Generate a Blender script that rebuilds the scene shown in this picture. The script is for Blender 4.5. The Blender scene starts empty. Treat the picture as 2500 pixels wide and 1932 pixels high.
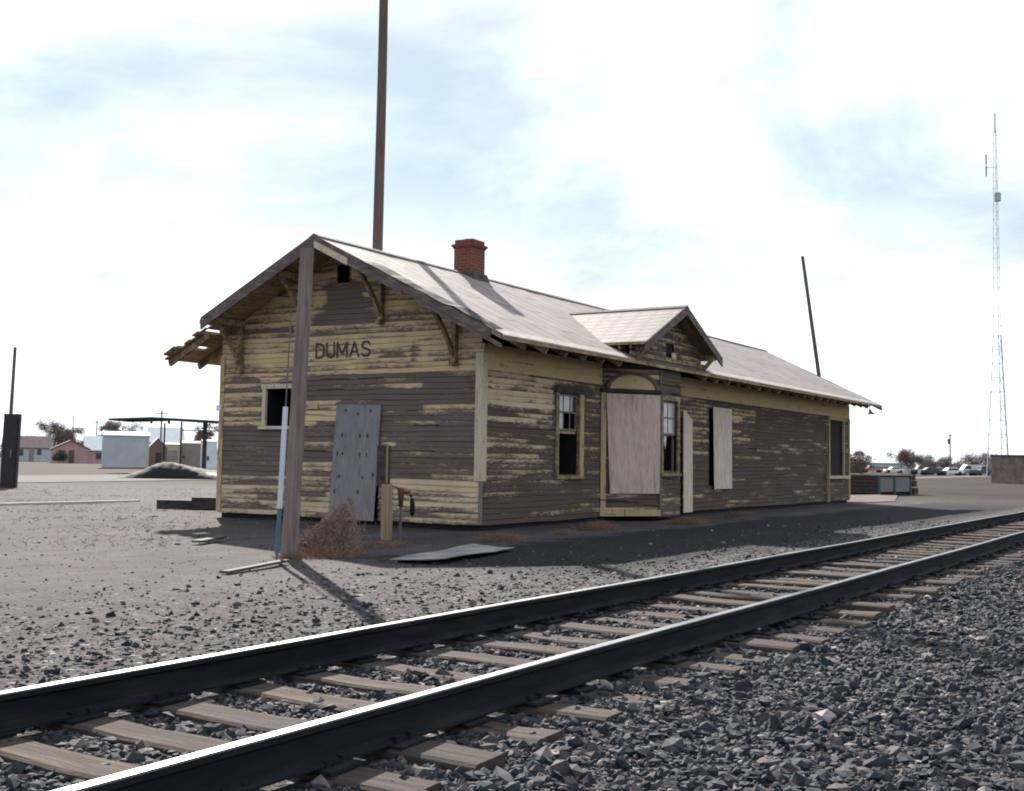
import bpy, math, random
import numpy as np
from mathutils import Vector, Matrix

random.seed(7)
RNG = np.random.default_rng(7)
S = bpy.context.scene
COL = S.collection

# ------------------------------------------------------------------ camera
cam_d = bpy.data.cameras.new('camera')
cam = bpy.data.objects.new('camera', cam_d)
COL.objects.link(cam)
S.camera = cam
cam_d.sensor_width = 36.0
cam_d.lens = 36.0 * 2875.9 / 2500.0
cam_d.shift_x = 1.0 / 2500.0
cam_d.shift_y = -38.0 / 2500.0
cam_d.clip_start = 0.05
cam_d.clip_end = 20000.0
CR = Vector((0.52510719, -0.85089364, 0.01557112))
CU = Vector((-0.06694789, -0.02306138, 0.99748993))
CF = Vector((0.84839874, 0.52483159, 0.06907522))
CPOS = Vector((-18.77991887, -12.28448245, 1.18395174))
cam.matrix_world = Matrix(((CR.x, CU.x, -CF.x, CPOS.x), (CR.y, CU.y, -CF.y, CPOS.y),
                           (CR.z, CU.z, -CF.z, CPOS.z), (0, 0, 0, 1)))

# ------------------------------------------------------------------ light
SUN_AZ = math.atan2(0.675, 0.737)       # from +Y towards +X
SUN_EL = math.radians(32.0)
sun_d = bpy.data.lights.new('sun', 'SUN')
sun_d.energy = 5.0
sun_d.angle = math.radians(0.6)
sun_d.color = (1.0, 0.93, 0.84)
sun = bpy.data.objects.new('sun', sun_d)
COL.objects.link(sun)
to_sun = Vector((math.sin(SUN_AZ) * math.cos(SUN_EL), math.cos(SUN_AZ) * math.cos(SUN_EL), math.sin(SUN_EL)))
sun.rotation_euler = to_sun.to_track_quat('Z', 'Y').to_euler()
sun.location = (30, 40, 40)

W_ = bpy.data.worlds.new('World')
S.world = W_
W_.use_nodes = True
wn, wl = W_.node_tree.nodes, W_.node_tree.links
wn.clear()
w_out = wn.new('ShaderNodeOutputWorld')
w_bg = wn.new('ShaderNodeBackground')
w_bg.inputs['Strength'].default_value = 0.058
w_sky = wn.new('ShaderNodeTexSky')
w_sky.sky_type = 'NISHITA'
w_sky.sun_disc = False
w_sky.sun_elevation = SUN_EL
w_sky.sun_rotation = SUN_AZ
w_sky.altitude = 1100
w_sky.air_density = 1.0
w_sky.dust_density = 0.6
w_sky.ozone_density = 1.0
# broken high cloud: noise on the sky plane (direction.xy / direction.z), brighter towards the sun
w_tc = wn.new('ShaderNodeTexCoord')
w_sep = wn.new('ShaderNodeSeparateXYZ')
wl.new(w_tc.outputs['Generated'], w_sep.inputs[0])


def wmath(op, a, b=None, clamp=False):
    n = wn.new('ShaderNodeMath')
    n.operation = op
    n.use_clamp = clamp
    for i, v in enumerate((a, b)):
        if v is None:
            continue
        if isinstance(v, (int, float)):
            n.inputs[i].default_value = v
        else:
            wl.new(v, n.inputs[i])
    return n.outputs[0]


zc = wmath('MAXIMUM', w_sep.outputs['Z'], 0.0)
zc = wmath('ADD', zc, 0.30)
cx_ = wmath('DIVIDE', w_sep.outputs['X'], zc)
cy_ = wmath('DIVIDE', w_sep.outputs['Y'], zc)
w_cmb = wn.new('ShaderNodeCombineXYZ')
wl.new(cx_, w_cmb.inputs[0])
wl.new(cy_, w_cmb.inputs[1])
w_map = wn.new('ShaderNodeMapping')
w_map.inputs['Rotation'].default_value = (0, 0, math.radians(15))
w_map.inputs['Scale'].default_value = (1.55, 1.15, 1)
w_map.inputs['Location'].default_value = (8.4, 8.8, 0)
wl.new(w_cmb.outputs[0], w_map.inputs[0])
w_n1 = wn.new('ShaderNodeTexNoise')
w_n1.inputs['Scale'].default_value = 1.15
w_n1.inputs['Detail'].default_value = 7
w_n1.inputs['Roughness'].default_value = 0.55
w_n1.inputs['Distortion'].default_value = 0.45
wl.new(w_map.outputs[0], w_n1.inputs['Vector'])
w_rmp = wn.new('ShaderNodeValToRGB')
w_rmp.color_ramp.elements[0].position = 0.35
w_rmp.color_ramp.elements[1].position = 0.64
wl.new(w_n1.outputs['Fac'], w_rmp.inputs['Fac'])
# cloud radiance (in sky units before the background strength)
w_vdot = wn.new('ShaderNodeVectorMath')
w_vdot.operation = 'DOT_PRODUCT'
w_vdot.inputs[1].default_value = to_sun
wl.new(w_tc.outputs['Generated'], w_vdot.inputs[0])
fwd = wmath('MULTIPLY_ADD', w_vdot.outputs['Value'], 0.5)
fwd.node.inputs[2].default_value = 0.5
fwd = wmath('POWER', fwd, 2.6)
crad = wmath('MULTIPLY_ADD', fwd, 0.8)
crad.node.inputs[2].default_value = 9.6
w_cc = wn.new('ShaderNodeVectorMath')
w_cc.operation = 'SCALE'
w_cc.inputs[0].default_value = (0.92, 0.98, 1.06)
# thick and thin parts of the cloud sheet
w_n2 = wn.new('ShaderNodeTexNoise')
w_n2.inputs['Scale'].default_value = 2.6
w_n2.inputs['Detail'].default_value = 6
w_n2.inputs['Roughness'].default_value = 0.6
wl.new(w_map.outputs[0], w_n2.inputs['Vector'])
thick = wmath('MULTIPLY_ADD', w_n2.outputs['Fac'], 1.9)
thick.node.inputs[2].default_value = 0.07
hzn = wmath('MULTIPLY_ADD', w_sep.outputs['Z'], -6.5, clamp=True)
hzn.node.inputs[2].default_value = 1.55
thick = wmath('MAXIMUM', thick, hzn)
crad_c = wmath('MULTIPLY', crad, thick)
wl.new(crad_c, w_cc.inputs['Scale'])
# open sky between clouds (thin veil over the blue)
w_tint = wn.new('ShaderNodeMix')
w_tint.data_type = 'RGBA'
w_tint.inputs['Factor'].default_value = 0.72
wl.new(w_sky.outputs[0], w_tint.inputs['A'])
w_veil = wn.new('ShaderNodeVectorMath')
w_veil.operation = 'SCALE'
w_veil.inputs[0].default_value = (0.77, 0.92, 0.96)
crad2 = wmath('MULTIPLY', crad, 0.57)
wl.new(crad2, w_veil.inputs['Scale'])
wl.new(w_veil.outputs[0], w_tint.inputs['B'])
w_mix = wn.new('ShaderNodeMix')
w_mix.data_type = 'RGBA'
wl.new(wmath('MAXIMUM', w_rmp.outputs[0], hzn), w_mix.inputs['Factor'])
wl.new(w_tint.outputs['Result'], w_mix.inputs['A'])
wl.new(w_cc.outputs[0], w_mix.inputs['B'])
wl.new(w_mix.outputs['Result'], w_bg.inputs['Color'])
wl.new(w_bg.outputs[0], w_out.inputs['Surface'])

S.view_settings.view_transform = 'Standard'
S.view_settings.look = 'None'
S.view_settings.gamma = 1.0
S.view_settings.exposure = 1.32
S.cycles.max_bounces = 6
S.cycles.filter_width = 1.9


# ------------------------------------------------------------------ helpers
def link(o, parent=None):
    COL.objects.link(o)
    if parent is not None:
        o.parent = parent
    return o


def tag(o, label=None, cat=None, group=None, kind=None):
    if label:
        o['label'] = label
    if cat:
        o['category'] = cat
    if group:
        o['group'] = group
    if kind:
        o['kind'] = kind
    return o


def empty(name, loc, label, cat, group=None):
    o = bpy.data.objects.new(name, None)
    o.location = loc
    o.empty_display_size = 0.2
    link(o)
    return tag(o, label, cat, group)


def origin_of(p):
    v = Vector((0, 0, 0))
    while p is not None:
        v += Vector(p.location)
        p = p.parent
    return v


class MB:
    """collects world-space geometry for ONE mesh object"""

    def __init__(self):
        self.v, self.f, self.m, self.a = [], [], [], []

    def add(self, vs, fs, mat=0, attr=None):
        n = len(self.v)
        self.v += [tuple(x) for x in vs]
        self.f += [tuple(i + n for i in f) for f in fs]
        self.m += [mat] * len(fs)
        self.a += (attr if attr is not None else [(0.5, 0.0)] * len(vs))
        return self

    def hexa(self, p, mat=0):
        # p: 4 bottom + 4 top points (same winding)
        return self.add(p, [(3, 2, 1, 0), (4, 5, 6, 7), (0, 1, 5, 4), (1, 2, 6, 5), (2, 3, 7, 6), (3, 0, 4, 7)], mat)

    def box(self, x0, x1, y0, y1, z0, z1, mat=0):
        return self.hexa([(x0, y0, z0), (x1, y0, z0), (x1, y1, z0), (x0, y1, z0),
                          (x0, y0, z1), (x1, y0, z1), (x1, y1, z1), (x0, y1, z1)], mat)

    def beam(self, a, b, w, h, mat=0, up=(0, 0, 1)):
        a, b = Vector(a), Vector(b)
        d = (b - a).normalized()
        upv = Vector(up)
        if abs(d.dot(upv)) > 0.98:
            upv = Vector((1, 0, 0))
        s = d.cross(upv).normalized() * (w / 2)
        t = s.cross(d).normalized() * (h / 2)
        return self.hexa([a - s - t, a + s - t, b + s - t, b - s - t, a - s + t, a + s + t, b + s + t, b - s + t], mat)

    def tube(self, pts, rad, n=12, mat=0, cap=True):
        pts = [Vector(p) for p in pts]
        if isinstance(rad, (int, float)):
            rad = [rad] * len(pts)
        vs, fs = [], []
        ref = Vector((0, 0, 1))
        if abs((pts[-1] - pts[0]).normalized().dot(ref)) > 0.9:
            ref = Vector((1, 0, 0))
        for i, p in enumerate(pts):
            d = (pts[min(i + 1, len(pts) - 1)] - pts[max(i - 1, 0)]).normalized()
            s = d.cross(ref).normalized()
            t = s.cross(d).normalized()
            for k in range(n):
                an = 2 * math.pi * k / n
                vs.append(p + (s * math.cos(an) + t * math.sin(an)) * rad[i])
        for i in range(len(pts) - 1):
            for k in range(n):
                k2 = (k + 1) % n
                fs.append((i * n + k, i * n + k2, (i + 1) * n + k2, (i + 1) * n + k))
        if cap:
            fs.append(tuple(range(n - 1, -1, -1)))
            fs.append(tuple((len(pts) - 1) * n + k for k in range(n)))
        return self.add(vs, fs, mat)

    def poly(self, pts, mat=0):
        return self.add(pts, [tuple(range(len(pts)))], mat)

    def slab(self, pts, thick, mat=0, mat_side=None):
        """pts = top polygon (ccw seen from outside); extruded inwards along -normal*thick vertical"""
        n = len(pts)
        low = [(p[0], p[1], p[2] - thick) for p in pts]
        ms = mat if mat_side is None else mat_side
        self.add(list(pts) + low, [tuple(range(n))], mat)
        k = len(self.v) - 2 * n
        self.f.append(tuple(k + n + i for i in range(n - 1, -1, -1)))
        self.m.append(ms)
        for i in range(n):
            j = (i + 1) % n
            self.f.append((k + i, k + n + i, k + n + j, k + j))
            self.m.append(ms)
        return self

    def build(self, name, mats, parent=None, smooth=False, bevel=0.0):
        if not isinstance(mats, (list, tuple)):
            mats = [mats]
        me = bpy.data.meshes.new(name)
        off = origin_of(parent)
        me.from_pydata([(x[0] - off.x, x[1] - off.y, x[2] - off.z) for x in self.v], [], self.f)
        for m in mats:
            me.materials.append(m)
        me.polygons.foreach_set('material_index', self.m)
        if smooth:
            me.polygons.foreach_set('use_smooth', [True] * len(self.f))
        at = me.attributes.new('wear', 'FLOAT_VECTOR', 'POINT')
        at.data.foreach_set('vector', [c for p in self.a for c in (p[0], p[1], 0.0)])
        me.update()
        o = bpy.data.objects.new(name, me)
        link(o, parent)
        if bevel > 0:
            b = o.modifiers.new('bevel', 'BEVEL')
            b.width = bevel
            b.segments = 2
            b.limit_method = 'ANGLE'
        return o


def srgb(r, g, b):
    f = lambda c: (c / 255 / 12.92) if c / 255 <= 0.04045 else ((c / 255 + 0.055) / 1.055) ** 2.4
    return (f(r), f(g), f(b), 1)


def c4(c):
    return (c[0], c[1], c[2], 1)


# ---------------------------------------------------------------- materials
class NT:
    def __init__(self, name, rough=0.85, spec=0.25, metal=0.0):
        self.mat = bpy.data.materials.new(name)
        self.mat.use_nodes = True
        self.n, self.l = self.mat.node_tree.nodes, self.mat.node_tree.links
        self.b = self.n['Principled BSDF']
        self.b.inputs['Roughness'].default_value = rough
        self.b.inputs['Specular IOR Level'].default_value = spec
        self.b.inputs['Metallic'].default_value = metal

    def tc(self, scale=(1, 1, 1), rot=(0, 0, 0), out='Object', loc=(0, 0, 0)):
        t = self.n.new('ShaderNodeTexCoord')
        m = self.n.new('ShaderNodeMapping')
        m.inputs['Scale'].default_value = scale
        m.inputs['Rotation'].default_value = rot
        m.inputs['Location'].default_value = loc
        self.l.new(t.outputs[out], m.inputs[0])
        return m.outputs[0]

    def noise(self, vec, scale=5, detail=6, rough=0.6, dist=0.0):
        t = self.n.new('ShaderNodeTexNoise')
        t.inputs['Scale'].default_value = scale
        t.inputs['Detail'].default_value = detail
        t.inputs['Roughness'].default_value = rough
        t.inputs['Distortion'].default_value = dist
        self.l.new(vec, t.inputs['Vector'])
        return t.outputs['Fac']

    def voro(self, vec, scale=20, feature='F1', out='Distance'):
        t = self.n.new('ShaderNodeTexVoronoi')
        t.feature = feature
        t.inputs['Scale'].default_value = scale
        self.l.new(vec, t.inputs['Vector'])
        return t.outputs[out]

    def math(self, op, a, b=None, c=None, clamp=False):
        n = self.n.new('ShaderNodeMath')
        n.operation = op
        n.use_clamp = clamp
        for i, v in enumerate((a, b, c)):
            if v is None:
                continue
            if isinstance(v, (int, float)):
                n.inputs[i].default_value = v
            else:
                self.l.new(v, n.inputs[i])
        return n.outputs[0]

    def ramp(self, fac, stops):
        r = self.n.new('ShaderNodeValToRGB')
        e = r.color_ramp.elements
        while len(e) > len(stops):
            e.remove(e[-1])
        while len(e) < len(stops):
            e.new(0.5)
        for i, (p, c) in enumerate(stops):
            e[i].position = p
            e[i].color = c4(c)
        self.l.new(fac, r.inputs['Fac'])
        return r.outputs['Color']

    def mix(self, fac, a, b, blend='MIX'):
        m = self.n.new('ShaderNodeMix')
        m.data_type = 'RGBA'
        m.blend_type = blend
        for nm, v in (('Factor', fac), ('A', a), ('B', b)):
            if isinstance(v, (int, float)):
                m.inputs[nm].default_value = v
            elif isinstance(v, tuple):
                m.inputs[nm].default_value = c4(v)
            else:
                self.l.new(v, m.inputs[nm])
        return m.outputs['Result']

    def attr(self, name):
        a = self.n.new('ShaderNodeAttribute')
        a.attribute_name = name
        return a

    def sep(self, vec):
        s = self.n.new('ShaderNodeSeparateXYZ')
        self.l.new(vec, s.inputs[0])
        return s.outputs

    def base(self, c):
        if isinstance(c, tuple):
            self.b.inputs['Base Color'].default_value = c4(c)
        else:
            self.l.new(c, self.b.inputs['Base Color'])
        return self

    def bump(self, h, strength=0.4, dist=0.02):
        b = self.n.new('ShaderNodeBump')
        b.inputs['Strength'].default_value = strength
        b.inputs['Distance'].default_value = dist
        self.l.new(h, b.inputs['Height'])
        self.l.new(b.outputs[0], self.b.inputs['Normal'])
        return self


M = {}


def simple(name, c, var=0.25, scale=6, rough=0.85, spec=0.25, metal=0.0, stretch=(1, 1, 1), bump=0.0):
    t = NT(name, rough, spec, metal)
    v = t.tc(stretch)
    n = t.noise(v, scale, 5)
    lo = tuple(x * (1 - var) for x in c[:3])
    hi = tuple(min(1, x * (1 + var)) for x in c[:3])
    t.base(t.ramp(n, [(0.3, lo), (0.7, hi)]))
    if bump:
        t.bump(n, bump, 0.02)
    M[name] = t.mat
    return t.mat


# peeling painted clapboard: the 'wear' attribute holds (how much paint is left, how pale it is)
def siding_mat(key='siding', w=(1.0, 1.0, 1.0)):
    t = NT('peeling_' + key, 0.9, 0.15)
    at = t.attr('wear')
    ax = t.sep(at.outputs['Vector'])
    v = t.tc()
    s = t.sep(v)
    u = t.math('ADD', s[0], s[1])
    cmb = t.n.new('ShaderNodeCombineXYZ')
    t.l.new(t.math('MULTIPLY', u, 4.2), cmb.inputs[0])
    t.l.new(t.math('MULTIPLY', s[2], 15.0), cmb.inputs[1])
    n1 = t.noise(cmb.outputs[0], 1.6, 8, 0.68, 0.4)
    n2 = t.noise(cmb.outputs[0], 7.5, 5, 0.6)
    nn = t.math('ADD', t.math('MULTIPLY', n1, 0.58), t.math('MULTIPLY', n2, 0.42))
    # rescale the noise to about 0..1, then compare with the density
    nn = t.math('MULTIPLY_ADD', nn, 2.6, -0.80)
    msk = t.math('MULTIPLY_ADD', t.math('SUBTRACT', ax[0], nn), 2.9, 0.5, clamp=True)
    g = t.noise(cmb.outputs[0], 14.0, 4, 0.7)
    wood = t.ramp(t.math('ADD', t.math('MULTIPLY', n2, 0.5), t.math('MULTIPLY', g, 0.5)),
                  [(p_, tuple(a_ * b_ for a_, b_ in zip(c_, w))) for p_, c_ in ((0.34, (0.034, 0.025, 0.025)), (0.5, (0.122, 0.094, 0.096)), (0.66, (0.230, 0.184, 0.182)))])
    yel = t.ramp(g, [(0.25, (0.34, 0.24, 0.115)), (0.7, (0.66, 0.505, 0.275))])
    pal = t.ramp(g, [(0.25, (0.42, 0.325, 0.22)), (0.7, (0.68, 0.56, 0.415))])
    paint = t.mix(ax[1], yel, pal)
    # old stains
    st = t.noise(t.tc((0.9, 0.9, 0.5)), 1.3, 4, 0.6)
    br_ = t.noise(t.tc((0.8, 0.8, 1.6), loc=(3, 1, 2)), 1.1, 5, 0.65, 0.5)
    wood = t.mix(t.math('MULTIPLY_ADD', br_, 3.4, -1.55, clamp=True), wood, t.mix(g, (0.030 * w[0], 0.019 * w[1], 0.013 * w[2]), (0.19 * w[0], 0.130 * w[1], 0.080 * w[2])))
    col = t.mix(msk, wood, paint)
    col = t.mix(t.ramp(st, [(0.35, (0, 0, 0)), (0.75, (0.35, 0.35, 0.35))]), col, (0.10, 0.075, 0.06))
    t.base(col)
    t.bump(t.math('ADD', t.math('MULTIPLY', msk, 0.5), t.math('MULTIPLY', g, 0.7)), 0.35, 0.01)
    M[key] = t.mat


siding_mat()
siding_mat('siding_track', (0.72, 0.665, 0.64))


def trim_mat(name, paint, wood, density, scale=1.0, st=(1, 1, 1)):
    t = NT(name, 0.88, 0.15)
    v = t.tc((1.2 * scale * st[0], 1.2 * scale * st[1], 1.2 * scale * st[2]))
    n1 = t.noise(v, 2.6, 8, 0.7, 0.6)
    n2 = t.noise(v, 16, 4, 0.6)
    nn = t.math('MULTIPLY_ADD', t.math('ADD', t.math('MULTIPLY', n1, 0.65), t.math('MULTIPLY', n2, 0.35)), 2.4, -0.7)
    msk = t.math('MULTIPLY_ADD', t.math('SUBTRACT', density, nn), 6.0, 0.5, clamp=True)
    w2 = tuple(c * 0.6 for c in wood)
    p2 = tuple(c * 0.78 for c in paint)
    t.base(t.mix(msk, t.mix(n2, w2, wood), t.mix(n2, p2, paint)))
    t.bump(n2, 0.25, 0.01)
    M[name] = t.mat


WOOD = (0.15, 0.115, 0.12)
trim_mat('trim_pale', (0.56, 0.465, 0.35), (0.26, 0.205, 0.17), 0.66, 2.0, (3, 3, .35))
trim_mat('trim_yellow', (0.46, 0.355, 0.19), WOOD, 0.62, 2.0, (3, 3, .35))
trim_mat('frieze', (0.55, 0.42, 0.225), (0.22, 0.165, 0.11), 0.70, 1.3, (.5, 1, 2.5))
trim_mat('rake_board', (0.22, 0.17, 0.145), (0.13, 0.098, 0.10), 0.40, 1.4, (1, .5, 2.5))
trim_mat('bracket', (0.33, 0.25, 0.13), (0.15, 0.11, 0.085), 0.5, 2.0)
simple('soffit', (0.27, 0.20, 0.115), 0.6, 3, stretch=(1, 5, 1))
simple('dark_wood', (0.045, 0.036, 0.036), 0.5, 4, stretch=(1, 1, 3))
simple('grey_wood', (0.17, 0.145, 0.13), 0.45, 4, stretch=(0.6, 6, 6), bump=0.3)
simple('black', (0.008, 0.008, 0.010), 0.3, 4)
simple('void', (0.010, 0.010, 0.012), 0.3, 4)


def plywood(name, c):
    t = NT(name, 0.85, 0.2)
    v = t.tc((5, 5, 0.6))
    n = t.noise(v, 3.0, 6, 0.65, 1.2)
    n2 = t.noise(t.tc((1, 1, 1)), 2.0, 4)
    a = t.ramp(n, [(0.3, tuple(x * 0.55 for x in c)), (0.5, c), (0.72, tuple(x * 1.15 for x in c))])
    t.base(t.mix(t.ramp(n2, [(0.4, (0, 0, 0)), (0.8, (0.5, 0.5, 0.5))]), a, tuple(x * 0.72 for x in c)))
    t.bump(n, 0.1, 0.01)
    M[name] = t.mat


plywood('plywood', (0.49, 0.375, 0.33))
plywood('plywood_pale', (0.58, 0.475, 0.40))
plywood('plywood_grey', (0.205, 0.196, 0.212))


def roof_mat(name, dorm):
    t = NT(name, 0.75, 0.3)
    v = t.tc()
    s = t.sep(v)
    n = t.noise(v, 1.1, 5, 0.6)
    nf = t.noise(v, 22, 4, 0.7)
    base = t.ramp(t.math('ADD', t.math('MULTIPLY', n, 0.6), t.math('MULTIPLY', nf, 0.4)),
                  [(0.3, (0.170, 0.141, 0.139)), (0.7, (0.278, 0.236, 0.230))])
    br = t.n.new('ShaderNodeTexBrick')
    cmb = t.n.new('ShaderNodeCombineXYZ')
    if dorm:
        # shingle courses run along Y on the dormer
        t.l.new(t.math('ADD', s[1], t.math('MULTIPLY', s[0], 0.75)), cmb.inputs[0])
        t.l.new(t.math('MULTIPLY', s[0], 1.1), cmb.inputs[1])
        br.offset = 0.5
        br.inputs['Brick Width'].default_value = 0.42
        br.inputs['Row Height'].default_value = 0.26
        br.inputs['Mortar Size'].default_value = 0.045
    else:
        # sheets run from ridge to eave, lapped seams along X
        t.l.new(t.math('MULTIPLY', s[1], 1.11), cmb.inputs[0])
        t.l.new(s[0], cmb.inputs[1])
        br.offset = 0.5
        br.inputs['Brick Width'].default_value = 2.7
        br.inputs['Row Height'].default_value = 0.62
        br.inputs['Mortar Size'].default_value = 0.045
    br.inputs['Scale'].default_value = 1.0
    br.inputs['Color1'].default_value = (1, 1, 1, 1)
    br.inputs['Color2'].default_value = (0.80, 0.79, 0.79, 1)
    br.inputs['Mortar'].default_value = (0.40, 0.38, 0.38, 1) if dorm else (0.55, 0.53, 0.53, 1)
    br.inputs['Mortar Smooth'].default_value = 0.4
    t.l.new(cmb.outputs[0], br.inputs['Vector'])
    # broken lines: the seam shows only here and there
    brk = t.noise(t.tc((1, 2, 2) if not dorm else (3, 3, 3)), 3.5, 4, 0.7)
    show = t.math('MULTIPLY_ADD', brk, 6.0, -2.2, clamp=True)
    seam = t.math('MULTIPLY', br.outputs['Fac'], show)
    base = t.mix(0.8, base, br.outputs['Color'], 'MULTIPLY')
    col = t.mix(seam, base, (0.085, 0.07, 0.07))
    col = t.mix(t.math('MULTIPLY_ADD', nf, 3.0, -1.6, clamp=True), col, (0.19, 0.155, 0.145))
    soot = t.noise(t.tc((.5, 1.2, 1)), 1.7, 6, 0.7, 0.6)
    col = t.mix(t.math('MULTIPLY_ADD', soot, 2.4, -1.32, clamp=True), col, (0.20, 0.165, 0.155))
    t.base(col)
    t.bump(t.math('ADD', t.math('MULTIPLY', nf, 0.4), t.math('MULTIPLY', br.outputs['Fac'], -0.8)), 0.25, 0.02)
    M[name] = t.mat


roof_mat('roof', False)
roof_mat('roof_dormer', True)
simple('roof_edge', (0.38, 0.33, 0.30), 0.25, 5)
simple('tar', (0.055, 0.048, 0.050), 0.4, 8)
simple('ridge', (0.11, 0.085, 0.085), 0.3, 6)


def brick_mat():
    t = NT('brick', 0.9, 0.2)
    v = t.tc()
    s = t.sep(v)
    cmb = t.n.new('ShaderNodeCombineXYZ')
    t.l.new(t.math('ADD', s[0], s[1]), cmb.inputs[0])
    t.l.new(s[2], cmb.inputs[1])
    br = t.n.new('ShaderNodeTexBrick')
    br.inputs['Scale'].default_value = 1
    br.inputs['Brick Width'].default_value = 0.21
    br.inputs['Row Height'].default_value = 0.075
    br.inputs['Mortar Size'].default_value = 0.006
    br.inputs['Color1'].default_value = (0.17, 0.052, 0.036, 1)
    br.inputs['Color2'].default_value = (0.13, 0.042, 0.030, 1)
    br.inputs['Mortar'].default_value = (0.20, 0.13, 0.10, 1)
    t.l.new(cmb.outputs[0], br.inputs['Vector'])
    n = t.noise(v, 4, 5)
    t.base(t.mix(t.ramp(n, [(0.4, (0, 0, 0)), (0.75, (0.6, 0.6, 0.6))]), br.outputs['Color'], (0.12, 0.05, 0.04)))
    t.bump(br.outputs['Fac'], -0.3, 0.01)
    M['brick'] = t.mat


brick_mat()


def pole_mat(name, c, warm=0.0):
    t = NT(name, 0.9, 0.15)
    v = t.tc((9, 9, 0.5))
    n = t.noise(v, 2.5, 7, 0.7, 0.4)
    n2 = t.noise(t.tc((1, 1, 0.35)), 1.2, 4)
    a = t.ramp(n, [(0.28, tuple(x * 0.45 for x in c)), (0.55, c), (0.8, tuple(x * 1.5 for x in c))])
    t.base(t.mix(t.ramp(n2, [(0.35, (0, 0, 0)), (0.7, (0.6, 0.6, 0.6))]), a, tuple(x * 0.6 for x in c)))
    t.bump(n, 0.6, 0.02)
    M[name] = t.mat


pole_mat('pole', (0.21, 0.160, 0.150))
pole_mat('pole_brown', (0.15, 0.108, 0.095))
pole_mat('post_tan', (0.30, 0.215, 0.14))


def glass_mat():
    t = NT('old_glass', 0.25, 0.6)
    n = t.noise(t.tc(), 5, 4)
    t.base(t.ramp(n, [(0.3, (0.22, 0.24, 0.27)), (0.7, (0.42, 0.44, 0.47))]))
    M['glass'] = t.mat
    t = NT('dark_glass', 0.15, 0.6)
    t.base((0.02, 0.022, 0.026))
    M['dark_glass'] = t.mat


glass_mat()


def rail_mats():
    t = NT('rail_top', 0.42, 0.5, 1.0)
    n = t.noise(t.tc((0.4, 8, 8)), 4, 4)
    t.base(t.ramp(n, [(0.3, (0.085, 0.09, 0.098)), (0.7, (0.22, 0.23, 0.245))]))
    M['rail_top'] = t.mat
    t = NT('rail_web', 0.85, 0.12)
    n = t.noise(t.tc((0.7, 4, 4)), 3, 6)
    t.base(t.ramp(n, [(0.3, (0.005, 0.007, 0.010)), (0.55, (0.012, 0.014, 0.018)), (0.80, (0.036, 0.028, 0.026))]))
    M['rail_web'] = t.mat


rail_mats()


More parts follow.
